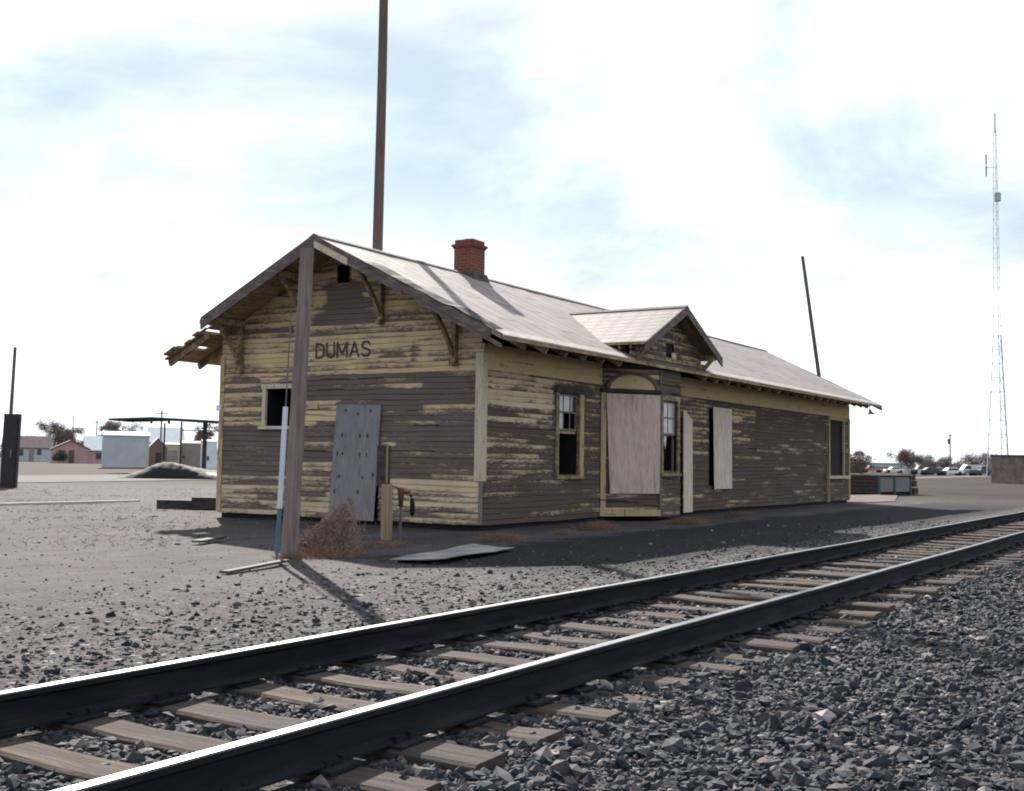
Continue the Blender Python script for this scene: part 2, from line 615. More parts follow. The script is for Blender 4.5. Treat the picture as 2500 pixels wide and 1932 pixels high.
def ground_mat():
    t = NT('ground_dirt', 0.95, 0.1)
    t_ = t.n.new('ShaderNodeTexCoord')
    v = t_.outputs['Object']
    s = t.sep(v)
    big = t.noise(v, 0.22, 5, 0.6)
    med = t.noise(v, 1.6, 6, 0.65)
    fin = t.noise(v, 28, 5, 0.75)
    ruts = t.noise(t.tc((0.25, 1.6, 1), (0, 0, 0.35)), 1.1, 5, 0.6, 0.5)
    dirt = t.ramp(t.math('ADD', t.math('MULTIPLY', t.math('ADD', t.math('MULTIPLY', big, 0.5), t.math('MULTIPLY', ruts, 0.5)), 0.42), t.math('ADD', t.math('MULTIPLY', med, 0.26), t.math('MULTIPLY', fin, 0.32))),
                  [(0.36, (0.018, 0.016, 0.0185)), (0.48, (0.048, 0.0415, 0.046)), (0.62, (0.092, 0.080, 0.087))])
    # gravel towards the track
    vo = t.voro(v, 24, 'F1', 'Color')
    vs = t.sep(vo)
    vd = t.voro(v, 24, 'DISTANCE_TO_EDGE')
    grav = t.ramp(vs[0], [(0.1, (0.016, 0.018, 0.022)), (0.55, (0.062, 0.057, 0.062)), (0.85, (0.13, 0.118, 0.122)), (0.98, (0.26, 0.24, 0.24))])
    edge = t.ramp(vd, [(0.0, (0.30, 0.30, 0.30)), (0.12, (1, 1, 1))])
    grav = t.mix(1.0, grav, edge, 'MULTIPLY')
    d = t.math('ADD', t.math('MULTIPLY', s[1], -0.55), t.math('MULTIPLY_ADD', med, 3.6, -5.05))
    g1 = t.math('MULTIPLY', d, 1.0, clamp=True)
    sparse = t.math('GREATER_THAN', vs[1], 0.62)
    ng = t.math('MULTIPLY', t.math('MULTIPLY_ADD', s[1], -0.20, -0.22, clamp=True), sparse)
    gg = t.math('MAXIMUM', g1, ng)
    near = t.mix(gg, dirt, grav)
    # near-black band of ground on the track side of the depot
    dark_band = t.math('MULTIPLY', t.math('MULTIPLY_ADD', t.math('ADD', s[1], t.math('MULTIPLY', t.math('SUBTRACT', med, 0.5), 2.2)), -1.6, -3.2, clamp=True),
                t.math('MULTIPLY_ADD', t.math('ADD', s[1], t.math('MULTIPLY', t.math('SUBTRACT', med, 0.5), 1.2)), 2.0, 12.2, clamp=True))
    dark_band = t.math('MULTIPLY', dark_band, t.math('MULTIPLY_ADD', s[0], 0.8, 5.6, clamp=True))
    dark_band = t.math('MULTIPLY', dark_band, t.math('MULTIPLY_ADD', s[0], -0.1, 3.4, clamp=True))
    near = t.mix(t.math('MULTIPLY', dark_band, 0.93), near, t.mix(fin, (0.003, 0.004, 0.006), (0.018, 0.019, 0.024)))
    # far fields: dry tan grass
    fld = t.ramp(t.math('ADD', t.math('MULTIPLY', t.noise(t.tc((0.05, 0.2, 1)), 1.0, 6, 0.7), 0.6), t.math('MULTIPLY', fin, 0.4)),
                 [(0.3, (0.012, 0.009, 0.007)), (0.5, (0.023, 0.0165, 0.0125)), (0.72, (0.048, 0.035, 0.022))])
    r = t.math('ADD', t.math('MULTIPLY', s[0], 0.9), t.math('MULTIPLY', s[1], 0.35))
    ff = t.math('MULTIPLY_ADD', t.math('ADD', r, t.math('MULTIPLY', big, 8)), 0.08, -2.1, clamp=True)
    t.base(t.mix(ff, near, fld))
    hb = t.math('ADD', t.math('MULTIPLY', fin, 0.5), t.math('MULTIPLY', t.math('MULTIPLY', vd, gg), 2.0))
    t.bump(t.math('ADD', hb, t.math('MULTIPLY', med, 0.8)), 0.55, 0.03)
    M['ground'] = t.mat


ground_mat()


def stone_mat():
    t = NT('stone', 0.85, 0.25)
    a = t.attr('tint')
    n = t.noise(t.tc(), 30, 3)
    c = t.ramp(a.outputs['Fac'], [(0.0, (0.010, 0.016, 0.024)), (0.4, (0.034, 0.039, 0.049)), (0.6, (0.080, 0.067, 0.070)), (0.82, (0.175, 0.150, 0.148)), (1.0, (0.46, 0.42, 0.41))])
    t.base(t.mix(0.35, c, t.ramp(n, [(0.3, (0.3, 0.3, 0.3)), (0.7, (1, 1, 1))]), 'MULTIPLY'))
    M['stone'] = t.mat


stone_mat()


def tie_mat():
    t = NT('tie_wood', 0.92, 0.12)
    oi = t.n.new('ShaderNodeObjectInfo')
    v = t.tc((10, 0.8, 6))
    n = t.noise(v, 2.2, 7, 0.7, 0.5)
    a = t.ramp(n, [(0.28, (0.022, 0.018, 0.017)), (0.5, (0.070, 0.055, 0.048)), (0.75, (0.155, 0.120, 0.098))])
    t.base(t.mix(t.math('MULTIPLY', oi.outputs['Random'], 0.75), a, (0.055, 0.045, 0.043)))
    t.bump(n, 0.7, 0.03)
    M['tie'] = t.mat


tie_mat()
simple('concrete', (0.125, 0.105, 0.098), 0.3, 1.5, 0.95, 0.05)
simple('road', (0.125, 0.115, 0.118), 0.25, 0.6, 0.95, 0.05)
simple('rust', (0.105, 0.045, 0.036), 0.4, 10)
simple('rust_brown', (0.20, 0.115, 0.075), 0.4, 7)
simple('tin', (0.19, 0.18, 0.19), 0.5, 3, 0.8, 0.2)
simple('pvc', (0.40, 0.45, 0.48), 0.12, 5, 0.5, 0.4, stretch=(1, 1, .3))
simple('pvc_blue', (0.03, 0.10, 0.15), 0.2, 5, 0.5, 0.4)
simple('wire', (0.10, 0.10, 0.10), 0.2, 5, 0.6)
simple('dry_grass', (0.17, 0.105, 0.070), 0.5, 9)
simple('tumbleweed', (0.27, 0.185, 0.145), 0.4, 12)
simple('twig_brown', (0.150, 0.105, 0.090), 0.4, 0.8)
simple('twig_grey', (0.17, 0.15, 0.145), 0.35, 0.8)
simple('twig_tan', (0.23, 0.185, 0.125), 0.35, 0.8)
simple('evergreen', (0.060, 0.070, 0.065), 0.4, 0.8)
simple('cabinet', (0.022, 0.017, 0.019), 0.3, 3, 0.6, 0.3)
simple('wall_blue', (0.40, 0.43, 0.46), 0.12, 1.5)
simple('wall_pink', (0.42, 0.255, 0.25), 0.15, 1.5)
simple('wall_grey', (0.40, 0.42, 0.455), 0.10, 1.2)
simple('wall_brown', (0.14, 0.095, 0.085), 0.2, 1.5)
simple('wall_tan', (0.38, 0.31, 0.235), 0.15, 1.5)
simple('wall_dun', (0.25, 0.21, 0.19), 0.15, 1.5)
simple('wall_white', (0.62, 0.66, 0.70), 0.1, 1.5)
simple('trim_gold', (0.50, 0.43, 0.22), 0.1, 2)
simple('roof_brown', (0.15, 0.11, 0.105), 0.3, 3)
simple('roof_paleblue', (0.42, 0.46, 0.50), 0.12, 2)
simple('roof_white', (0.92, 0.90, 0.90), 0.04, 2, 0.25, 0.5, 0.9)
simple('mound', (0.007, 0.007, 0.009), 0.5, 3, bump=0.8)
simple('canopy', (0.040, 0.044, 0.050), 0.3, 2)
simple('block', (0.17, 0.125, 0.10), 0.4, 2)
simple('teal', (0.055, 0.085, 0.092), 0.2, 3)
simple('galv', (0.13, 0.12, 0.123), 0.2, 3, 0.5, 0.4, stretch=(8, 8, 1))
simple('tower_steel', (0.38, 0.42, 0.46), 0.1, 1, 0.6)
simple('tower_white', (0.45, 0.42, 0.43), 0.1, 1, 0.6)
simple('tower_red', (0.45, 0.25, 0.27), 0.1, 1, 0.6)
simple('car_white', (0.66, 0.70, 0.72), 0.05, 2, 0.3, 0.5)
simple('car_dark', (0.03, 0.034, 0.045), 0.15, 2, 0.3, 0.5)
simple('car_blue', (0.035, 0.07, 0.085), 0.15, 2, 0.3, 0.5)
simple('car_red', (0.30, 0.12, 0.12), 0.1, 2, 0.35, 0.5)
simple('car_silver', (0.45, 0.46, 0.49), 0.1, 2, 0.3, 0.5)
simple('tyre', (0.012, 0.012, 0.013), 0.2, 8)
simple('concrete_white', (0.45, 0.43, 0.42), 0.15, 3)
simple('old_plank', (0.060, 0.052, 0.050), 0.5, 4, stretch=(1, 4, 4))
simple('tarp', (0.78, 0.78, 0.78), 0.05, 2)
simple('lamp_metal', (0.30, 0.31, 0.31), 0.2, 6, 0.5, 0.5)


def letter_mat():
    t = NT('worn_black_paint', 0.9, 0.15)
    v = t.tc((1, 1, 1))
    n = t.noise(t.tc((1.4, 12, 1)), 5, 6, 0.7)
    m = t.math('MULTIPLY_ADD', n, 8.0, -4.55, clamp=True)
    t.base(t.mix(m, (0.060, 0.042, 0.048), (0.36, 0.27, 0.16)))
    M['letter'] = t.mat


letter_mat()


# ------------------------------------------------------------------ terrain
def axis(lo, hi, dlo, dhi, step, grow=1.25):
    a = list(np.arange(dlo, dhi + step * 0.5, step))
    s, x = step, dlo
    left = []
    while x > lo:
        s *= grow
        x -= s
        left.append(max(x, lo))
    s, x = step, dhi
    right = []
    while x < hi:
        s *= grow
        x += s
        right.append(min(x, hi))
    return np.array(left[::-1] + a + right)


def vnoise(x, y, seed=0):
    r = np.zeros_like(x)
    rg = np.random.default_rng(seed)
    for k in range(9):
        fx, fy = rg.normal(0, 1, 2) * (0.35 * 1.45 ** k)
        r += np.sin(x * fx + y * fy + rg.uniform(0, 6.3)) * (0.75 ** k)
    return r / 2.5


ZG = -0.13


def gz(x, y):
    x, y = np.asarray(x, float), np.asarray(y, float)
    near = np.exp(-((x / 45.0) ** 2 + (y / 45.0) ** 2))
    z = ZG + 0.022 * vnoise(x, y, 3) * near
    # the track bed: flat-topped, slightly above the dirt
    bed = np.clip((1.9 - np.abs(y + 8.36)) / 0.6, 0, 1)
    bed = bed * bed * (3 - 2 * bed)
    z = z * (1 - bed) + bed * (-0.085 + 0.008 * vnoise(x * 3, y * 3, 5))
    # ballast shoulder on the photographer's side
    sh = np.clip((-9.9 - y) / 0.8, 0, 1) * np.clip((y + 16) / 3.0, 0, 1)
    z = z + sh * (0.045 + 0.03 * vnoise(x * 1.2, y * 1.2, 8))
    return z


def grid_mesh(name, xs, ys, zf, mat, kind):
    X, Y = np.meshgrid(xs, ys)
    Z = zf(X, Y)
    nx, ny = len(xs), len(ys)
    v = np.stack([X.ravel(), Y.ravel(), Z.ravel()], 1)
    i, j = np.meshgrid(np.arange(nx - 1), np.arange(ny - 1))
    a = (j * nx + i).ravel()
    f = np.stack([a, a + 1, a + nx + 1, a + nx], 1)
    me = bpy.data.meshes.new(name)
    me.from_pydata(v.tolist(), [], f.tolist())
    me.polygons.foreach_set('use_smooth', [True] * len(f))
    me.materials.append(mat)
    o = bpy.data.objects.new(name, me)
    link(o)
    return tag(o, kind=kind)


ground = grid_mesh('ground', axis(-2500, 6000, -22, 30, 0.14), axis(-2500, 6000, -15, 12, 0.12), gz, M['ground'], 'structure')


def flat(name, pts, z, mat, label=None):
    m = MB()
    m.slab([(p[0], p[1], z) for p in pts], 0.08)
    o = m.build(name, mat)
    return tag(o, label=label, kind='structure')


flat('road', [(-60, 22.5), (14.6, 34.4), (40, 38.8), (70, 44.5), (70, 58.5), (28, 50.5), (-60, 35.5)], ZG + 0.03, M['road'], 'pale concrete road across the lot')
flat('farm_road', [(60, 18), (160, 22), (420, 33), (420, 42), (160, 27.5), (60, 21.5)], ZG + 0.03, M['concrete'], 'pale dirt road before the parked cars')
flat('sunlit_strip', [(25.0, -0.6), (25.0, 6.0), (37.6, 2.3), (37.0, 1.2), (27.5, -1.0)], ZG + 0.03, M['concrete'], 'pale slab painted as sunlit ground at the far end of the depot')  # added pale slab; the sunlit ground strip is put into its colour


# ------------------------------------------------------------------ depot
W, L, E, O, ZE, ZR, O2 = 6.88, 24.80, 1.062, 0.97, 3.464, 5.661, 0.575
SL = (ZR - ZE) / (W / 2 + E)
TH = 0.09


def roofz(y):
    return ZR - SL * abs(y - W / 2)


depot = empty('depot', (0, 0, 0), 'long low wooden railway depot with peeling yellow paint and boarded windows beside the track', 'station building')


def lerp_box(u, z, u0, u1, z0, z1, soft=0.12):
    a = min(1, max(0, (u - u0) / soft + .5)) * min(1, max(0, (u1 - u) / soft + .5))
    b = min(1, max(0, (z - z0) / 0.05 + .5)) * min(1, max(0, (z1 - z) / 0.05 + .5))
    return a * b


def zones(u, z, base, lst):
    d, p = base
    for (u0, u1, z0, z1, dd, pp) in lst:
        k = lerp_box(u, z, u0, u1, z0, z1)
        d += (dd - d) * k
        p += (pp - p) * k
    return d, p


END_Z = [  # u = Y from the near corner
    (-1, 8, 2.93, 6, 0.66, 0.2), (-1, 8, 4.2, 6, 0.62, 0.0), (4.6, 8, 2.93, 4.0, 0.54, 0.15),  # upper gable made barer, painting in the shade under the roof
    (-1, 8, 3.18, 3.75, 0.80, 0.4), (-1, 8, 2.93, 3.04, 0.95, 0.2), (2.2, 4.6, 3.06, 3.14, 0.45, 0.2),
    (2.6, 4.25, 3.93, 4.35, 0.22, 0), (2.95, 3.9, 3.95, 4.84, -0.3, 0),
    (1.53, 1.68, 3.14, 3.48, 0.22, 0), (1.80, 2.5, 3.24, 3.38, 0.52, 0.3), (0.7, 1.3, 3.24, 3.36, 0.45, 0.3),
    (5.1, 8, 2.60, 2.92, 0.50, 0.35), (5.5, 8, 1.90, 2.60, 0.62, 0.4), (4.7, 8, 0.78, 1.86, -0.02, 0),
    (3.52, 4.7, 1.92, 2.34, 0.88, 0.45), (3.52, 4.7, 2.34, 2.93, -0.05, 0), (3.6, 4.7, 1.38, 1.50, 0.8, 0.45),
    (3.6, 4.8, 0.0, 1.15, 0.55, 0.5), (3.6, 4.8, 1.15, 1.38, 0.0, 0),
    (-1, 2.35, 0.80, 2.93, 0.16, 0.3), (0.75, 1.5, 2.12, 2.24, 0.45, 0.4), (0.2, 0.8, 1.55, 1.62, 0.35, 0.6),
    (1.4, 2.3, 1.42, 1.52, 0.5, 0.6), (2.3, 3.5, 2.3, 2.93, -0.05, 0),
    (-1, 2.25, -0.2, 0.80, 0.62, 0.75), (-1, 2.25, 0.62, 0.80, 0.95, 0.6),
    (4.8, 8, -0.2, 0.78, 0.50, 0.7), (4.8, 8, 0.50, 0.62, 0.85, 0.7), (5.0, 8, -0.1, 0.12, 0.8, 0.75),
]
TRK_Z = [  # u = X along the track
    (-1, 2.75, 2.28, 2.95, 0.78, 0.7), (-1, 2.75, 1.98, 2.28, 0.52, 0.6), (-1, 2.75, 1.4, 1.98, 0.36, 0.45),
    (-1, 2.75, 0.86, 1.4, 0.40, 0.5), (-1, 2.0, 2.36, 2.50, 0.6, 0.5), (1.2, 2.75, 0.95, 1.2, 0.45, 0.4),
    (-1, 30, -0.2, 0.80, 0.17, 0.3), (-1, 3.5, 0.74, 0.80, 0.55, 0.5), (4.0, 5.0, 1.0, 2.9, 0.24, 0),
    (8.4, 11.2, 2.40, 2.95, 0.52, 0.0), (12.8, 15.0, 2.42, 2.80, 0.62, 0.1), (12.8, 14.2, 2.0, 2.42, 0.30, 0.1),
    (15, 22, 1.72, 1.86, 0.34, 0.4), (18, 21, 1.6, 1.72, 0.28, 0.4), (20, 25, 2.6, 2.95, 0.35, 0.0),
    (9.9, 11.4, 0.5, 1.3, 0.16, 0.3), (12, 22, 0.0, 0.35, 0.16, 0.4),
    (15.0, 22.0, 1.9, 2.95, 0.07, 0.1), (13.0, 25.0, 0.40, 1.55, 0.08, 0.1),
]


def siding(name, p0, ud, nd, us, z0, ztop, holes, dens, parent, lap=0.105, seed=1, mat='siding'):
    rg = random.Random(seed)
    m = MB()
    p0, ud, nd = Vector(p0), Vector(ud), Vector(nd)
    ph = [rg.uniform(0, 6.3) for _ in range(4)]
    zmax = max(ztop(u) for u in us)
    nb = int(math.ceil((zmax - z0) / lap))
    for k in range(nb):
        zb = z0 + k * lap
        # every board is a few lengths of timber with their own wear
        seg, x = [], us[0]
        while x < us[-1]:
            l = rg.uniform(0.9, 3.2)
            seg.append((x + l, rg.gauss(0, 0.17), rg.gauss(0, 0.12)))
            x += l
        base = len(m.v)
        vs, at = [], []
        for u in us:
            wz = 0.009 * math.sin(u * 0.8 + ph[0] + k * .35) + 0.006 * math.sin(u * 2.1 + ph[1] + k)
            zt = ztop(u)
            jd = next((s for s in seg if u <= s[0]), seg[-1])
            lo, hi = min(zb + wz, zt), min(zb + lap + wz, zt)
            d, p = dens(u, zb + lap * .5)
            d += jd[1] + 0.16 * math.sin(u * 2.3 + ph[3] + 5.1 * math.sin(zb * 3.3)) * math.sin(zb * 7.1 + u * .6 + ph[1]) + 0.07 * math.sin(u * 6.1 + zb * 40)
            p = min(1, max(0, p + jd[2]))
            of = 0.004 * math.sin(u * 1.7 + ph[2] + k * 2.1)
            q = p0 + ud * u
            vs += [q + nd * 0.003 + Vector((0, 0, lo)), q + nd * (0.021 + of) + Vector((0, 0, lo)), q + nd * 0.003 + Vector((0, 0, hi))]
            at += [(d - 0.6, p), (d - 0.27, p), (d + 0.14, p)]  # peeled lower edges, with lap shade painted in as bare wood
        # a few boards have sprung away or split off for a short length
        spl = [(rg.uniform(us[0], us[-1]), rg.uniform(.15, .7)) for _ in range(2)] if rg.random() < .30 else []
        for iu, u in enumerate(us):
            for (cu, lu) in spl:
                if abs(u - cu) < lu:
                    vs[iu * 3 + 1] = vs[iu * 3 + 1] + nd * .018 + Vector((0, 0, .030))
        fs = []
        for i in range(len(us) - 1):
            uc, zcen = (us[i] + us[i + 1]) / 2, zb + lap / 2
            if any(h[0] < uc < h[1] and h[2] < zcen < h[3] for h in holes):
                continue
            if zb >= max(ztop(us[i]), ztop(us[i + 1])):
                continue
            a, b = base + i * 3, base + i * 3 + 3
            la, lb = (a, b) if k == 0 else (pbase + i * 3 + 2, pbase + i * 3 + 5)
            fs += [(la, lb, b + 1, a + 1), (a + 1, b + 1, b + 2, a + 2)]
        m.v += [tuple(x) for x in vs]
        m.a += at
        m.f += fs
        m.m += [0] * len(fs)
        pbase = base
    return m.build(name, M[mat], parent)


def cols(a, b, step, extra=()):
    s = set(np.round(np.linspace(a, b, int(round((b - a) / step)) + 1), 4).tolist())
    s |= {e for e in extra if a < e < b}
    return sorted(s)


soff = lambda y: roofz(y) - TH - 0.01
END_HOLES = [(4.74, 5.52, 1.86, 2.66), (2.42, 3.50, -1, 2.24), (3.28, 3.62, 4.84, 5.24)]
siding('end_wall', (0, 0, 0), (0, 1, 0), (-1, 0, 0), cols(0, W, 0.11, (4.74, 5.52, 2.42, 3.50, 3.28, 3.62)), -0.03,
       lambda y: soff(y), END_HOLES, lambda u, z: zones(u, z, (0.25, 0.2), END_Z), depot, seed=11)
TRK_HOLES = [(2.96, 3.84, 0.90, 2.66), (22.35, 24.0, 0.86, 2.95), (11.3, 12.7, 0.55, 2.75)]
siding('track_wall', (0, 0, 0), (1, 0, 0), (0, -1, 0), [u for u in cols(0, L, 0.14, (2.96, 3.84, 22.35, 24.0, 11.3, 12.7))], -0.03,
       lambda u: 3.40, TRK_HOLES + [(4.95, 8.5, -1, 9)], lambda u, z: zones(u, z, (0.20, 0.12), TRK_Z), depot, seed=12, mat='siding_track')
siding('back_wall', (0, W, 0), (1, 0, 0), (0, 1, 0), cols(0, L, 0.4), -0.03, lambda u: 3.80, [], lambda u, z: (0.5, 0.2), depot, seed=13)
siding('far_end_wall', (L, 0, 0), (0, 1, 0), (1, 0, 0), cols(0, W, 0.3), -0.03, lambda y: soff(y), [], lambda u, z: (0.5, 0.2), depot, seed=14)
MB().box(0.06, L - .06, 0.06, W - .06, -0.4, -0.005).build('foundation', M['void'], depot)

# corner boards, cap, frieze
m = MB()
m.box(-0.034, -0.002, -0.03, 0.125, 0.80, 3.262)
m.box(-0.034, 0.13, -0.052, -0.03, 0.80, 3.262)
m.build('corner_board', M['trim_pale'], depot, bevel=0.004)
MB().box(-0.030, 0.02, -0.045, 0.02, -0.02, 0.797).build('corner_board', M['grey_wood'], depot)
MB().box(-0.07, 0.16, -0.085, 0.16, 3.265, 3.31).build('corner_cap', M['trim_pale'], depot, bevel=0.006)
MB().box(-0.032, -0.002, W - 0.10, W + 0.03, 0.0, 3.40).build('corner_board', M['trim_yellow'], depot)
m = MB()
for a, b in ((0.0, 4.93), (8.52, L)):
    m.box(a, b, -0.035, -0.004, 2.95, 3.44)
m.build('frieze_board', M['frieze'], depot)
MB().box(L - .1, L + .03, -0.045, -0.002, 0.0, 2.947).build('corner_board', M['trim_yellow'], depot)


# windows -------------------------------------------------------------
def wall_pt(kind, u, z, off):
    return (-off, u, z) if kind == 'end' else (u, -off, z)


def casing(parent, kind, u0, u1, z0, z1, w, mat, off=0.045, sill=True, name='casing', head=None):
    m = MB()

    def bx(a, b, c, d, o0, o1, mt=0):
        if kind == 'end':
            m.box(-o1, -o0, a, b, c, d, mt)
        else:
            m.box(a, b, -o1, -o0, c, d, mt)
    bx(u0 - w, u0, z0, z1, -0.05, off)
    bx(u1, u1 + w, z0, z1, -0.05, off)
    bx(u0 - w - .03, u1 + w + .03, z1, z1 + w, -0.05, off + .012, 1 if head else 0)
    o = m.build(name, [mat] + ([head] if head else []), parent, bevel=0.004)
    if sill:
        s = MB()
        if kind == 'end':
            s.box(-off - .05, 0.05, u0 - w - .05, u1 + w + .05, z0 - .07, z0)
        else:
            s.box(u0 - w - .05, u1 + w + .05, -off - .05, 0.05, z0 - .07, z0)
        s.build('sill', mat, o, bevel=0.004)
    return o


def jambs(parent, kind, u0, u1, z0, z1, depth=0.6, mat=None):
    """the dark reveal and room behind an opening"""
    m = MB()
    a, b = (lambda u, z, o: wall_pt(kind, u, z, o)), None
    P = lambda u, z, o: wall_pt(kind, u, z, o)
    q = [P(u0, z0, -.02), P(u1, z0, -.02), P(u1, z1, -.02), P(u0, z1, -.02), P(u0, z0, -depth), P(u1, z0, -depth), P(u1, z1, -depth), P(u0, z1, -depth)]
    m.add(q, [(4, 5, 6, 7), (0, 1, 5, 4), (1, 2, 6, 5), (2, 3, 7, 6), (3, 0, 4, 7)])
    return m.build('reveal', M['void'], parent)


w = casing(depot, 'end', 4.74, 5.52, 1.86, 2.66, 0.10, M['trim_pale'], name='window')
jambs(w, 'end', 4.74, 5.52, 1.86, 2.66)
w = MB().box(-0.03, 0.0, 3.26, 3.28, 4.82, 5.26).box(-0.03, 0.0, 3.62, 3.64, 4.82, 5.26).box(-0.03, 0.0, 3.28, 3.62, 4.80, 4.82).build('vent', M['grey_wood'], depot)
jambs(w, 'end', 3.28, 3.62, 4.82, 5.24)
# left track window: header, casing, sashes
w = casing(depot, 'trk', 2.96, 3.84, 0.90, 2.66, 0.13, M['bracket'], name='window', head=M['dark_wood'])
MB().box(3.85, 4.03, -0.062, -0.05, 0.90, 2.66).build('casing', M['trim_yellow'], w)
jambs(w, 'trk', 2.96, 3.84, 0.90, 2.66)


def sash(parent, u0, u1, y, z0, z1, nu, nz, panes, mat=M['grey_wood']):
    m = MB()
    t = .045
    m.box(u0, u1, y, y + .035, z0, z0 + t)
    m.box(u0, u1, y, y + .035, z1 - t, z1)
    m.box(u0, u0 + t, y, y + .035, z0 + t, z1 - t)
    m.box(u1 - t, u1, y, y + .035, z0 + t, z1 - t)
    for i in range(1, nu):
        x = u0 + (u1 - u0) * i / nu
        m.box(x - .012, x + .012, y + .006, y + .03, z0 + t, z1 - t)
    for i in range(1, nz):
        z = z0 + (z1 - z0) * i / nz
        m.box(u0 + t, u1 - t, y + .008, y + .028, z - .012, z + .012)
    o = m.build('sash', mat, parent)
    for (i, j, g) in panes:
        a, b = u0 + (u1 - u0) * i / nu, u0 + (u1 - u0) * (i + 1) / nu
        c, d = z0 + (z1 - z0) * j / nz, z0 + (z1 - z0) * (j + 1) / nz
        MB().box(a + .02, b - .02, y + .015, y + .02, c + .02, d - .02).build('pane', M[g], o)
    return o


sash(w, 2.97, 3.83, 0.02, 1.86, 2.65, 3, 2, [(0, 0, 'glass'), (0, 1, 'glass'), (1, 1, 'glass'), (2, 1, 'dark_glass')])
MB().box(2.97, 3.83, 0.05, 0.085, 1.80, 1.855).build('meeting_rail', M['trim_yellow'], w)

# far right window
w = casing(depot, 'trk', 22.35, 24.0, 0.86, 2.95 - .12, 0.12, M['trim_yellow'], name='window')
jambs(w, 'trk', 22.35, 24.0, 0.86, 2.83)
sash(w, 22.36, 23.99, 0.04, 0.87, 2.82, 2, 2, [(0, 0, 'void'), (1, 0, 'void'), (0, 1, 'void'), (1, 1, 'void')], M['dark_wood'])
MB().beam((21.95, -0.09, -0.05), (22.05, -0.06, 1.35), 0.10, 0.04).build('loose_trim', M['trim_yellow'], depot)
MB().box(21.9, 24.5, -0.15, -0.04, 0.76, 0.86).build('window_ledge', M['trim_pale'], depot)

# boarded openings on the track side
m = MB()
m.hexa([(11.50, -0.10, 0.52), (12.86, -0.075, 0.52), (12.86, -0.06, 0.52), (11.50, -0.085, 0.52),
        (11.44, -0.085, 2.76), (12.84, -0.07, 2.76), (12.84, -0.055, 2.76), (11.44, -0.07, 2.76)])
o = m.build('plywood_board', M['plywood_pale'], depot)
tag(o, 'tall pale plywood board nailed over the opening right of the bay')
jambs(depot, 'trk', 11.3, 12.7, 0.55, 2.75, 0.3)
m = MB()
m.hexa([(9.28, -0.16, -0.05), (9.86, -0.16, -0.05), (9.86, -0.14, -0.05), (9.28, -0.14, -0.05),
        (9.40, -0.09, 2.60), (9.98, -0.09, 2.36), (9.98, -0.07, 2.36), (9.40, -0.07, 2.60)])
o = m.build('plywood_board', M['plywood_pale'], depot)
tag(o, 'narrow pale board with a slanted broken top just right of the bay')
MB().box(-0.0, 0.0 + 1e-3, 0, 0.001, 0, 0.001)

# end door: dark opening with a skewed grey sheet over it
jambs(depot, 'end', 2.42, 3.50, 0.0, 2.24, 0.4)
m = MB()
A = [(-0.075, 3.66, -0.03), (-0.075, 2.49, -0.05), (-0.060, 2.37, 2.27), (-0.060, 3.52, 2.30)]
Bq = [(p[0] + .022, p[1], p[2]) for p in A]
m.hexa([A[0], A[1], Bq[1], Bq[0], A[3], A[2], Bq[2], Bq[3]])
def on_sheet(a, b):
    t = [A[0][i] * (1 - a) * (1 - b) + A[1][i] * a * (1 - b) + A[2][i] * a * b + A[3][i] * (1 - a) * b for i in range(3)]
    return t
for (a, b) in [(.22, .95), (.5, .92), (.78, .95), (.18, .73), (.58, .73), (.74, .73), (.10, .57), (.22, .57), (.60, .57), (.76, .57),
               (.18, .37), (.70, .37), (.92, .40), (.62, .24), (.10, .24)]:
    ring = []
    for k in range(7):
        an = 2 * math.pi * k / 7
        p = on_sheet(a + .028 * math.sin(an) * random.uniform(.6, 1.2), b + .020 * math.cos(an) * random.uniform(.7, 1.3))
        ring.append((p[0] - .0025, p[1], p[2]))
    m.poly(ring, 1)
o = m.build('door_sheet', [M['plywood_grey'], M['dark_wood']], depot)
tag(o, 'grey knot-holed sheet hung crooked over the end doorway')
# small dark hatch by the sill at the left, pale stub on the wall
MB().box(-0.03, -0.022, 4.86, 5.10, 0.0, 0.16).build('crawl_hatch', M['void'], depot)
MB().box(-0.035, -0.02, 4.05, 4.30, 2.22, 2.33).build('sign_stub', M['trim_yellow'], depot)
MB().box(-0.05, 0.02, W - .03, W + .10, 2.20, 2.33).build('insulator_block', M['wall_white'], depot)

# lettering: block capitals made of painted strokes
GL = {'D': (.20, [[(0, 0), (0, .30), (.10, .30), (.17, .27), (.20, .21), (.20, .09), (.17, .03), (.10, 0), (0, 0)]]),
      'U': (.20, [[(0, .30), (0, .08), (.03, .02), (.10, 0), (.17, .02), (.20, .08), (.20, .30)]]),
      'M': (.25, [[(0, 0), (0, .30), (.125, .06), (.25, .30), (.25, 0)]]),
      'A': (.23, [[(0, 0), (.115, .30), (.23, 0)], [(.045, .10), (.185, .10)]]),
      'S': (.20, [[(.20, .25), (.16, .29), (.10, .30), (.04, .29), (0, .24), (.01, .19), (.10, .155), (.19, .12), (.20, .06), (.16, .01), (.10, 0), (.04, .01), (0, .05)]])}
m = MB()
yl = 4.14
for chx in 'DUMAS':
    wl_, st = GL[chx]
    for ln in st:
        for i in range(len(ln) - 1):
            a_, b_ = Vector(ln[i]), Vector(ln[i + 1])
            d_ = (b_ - a_).normalized() * .018
            n_ = Vector((-d_.y, d_.x)).normalized() * .022
            q_ = [a_ - d_ - n_, b_ + d_ - n_, b_ + d_ + n_, a_ - d_ + n_]
            xo = -.0275 - .0004 * (i % 3)
            m.poly([(xo, yl - p_.x, 3.285 + p_.y * .97) for p_ in q_])
    yl -= wl_ + .085
m.build('lettering', M['letter'], depot)

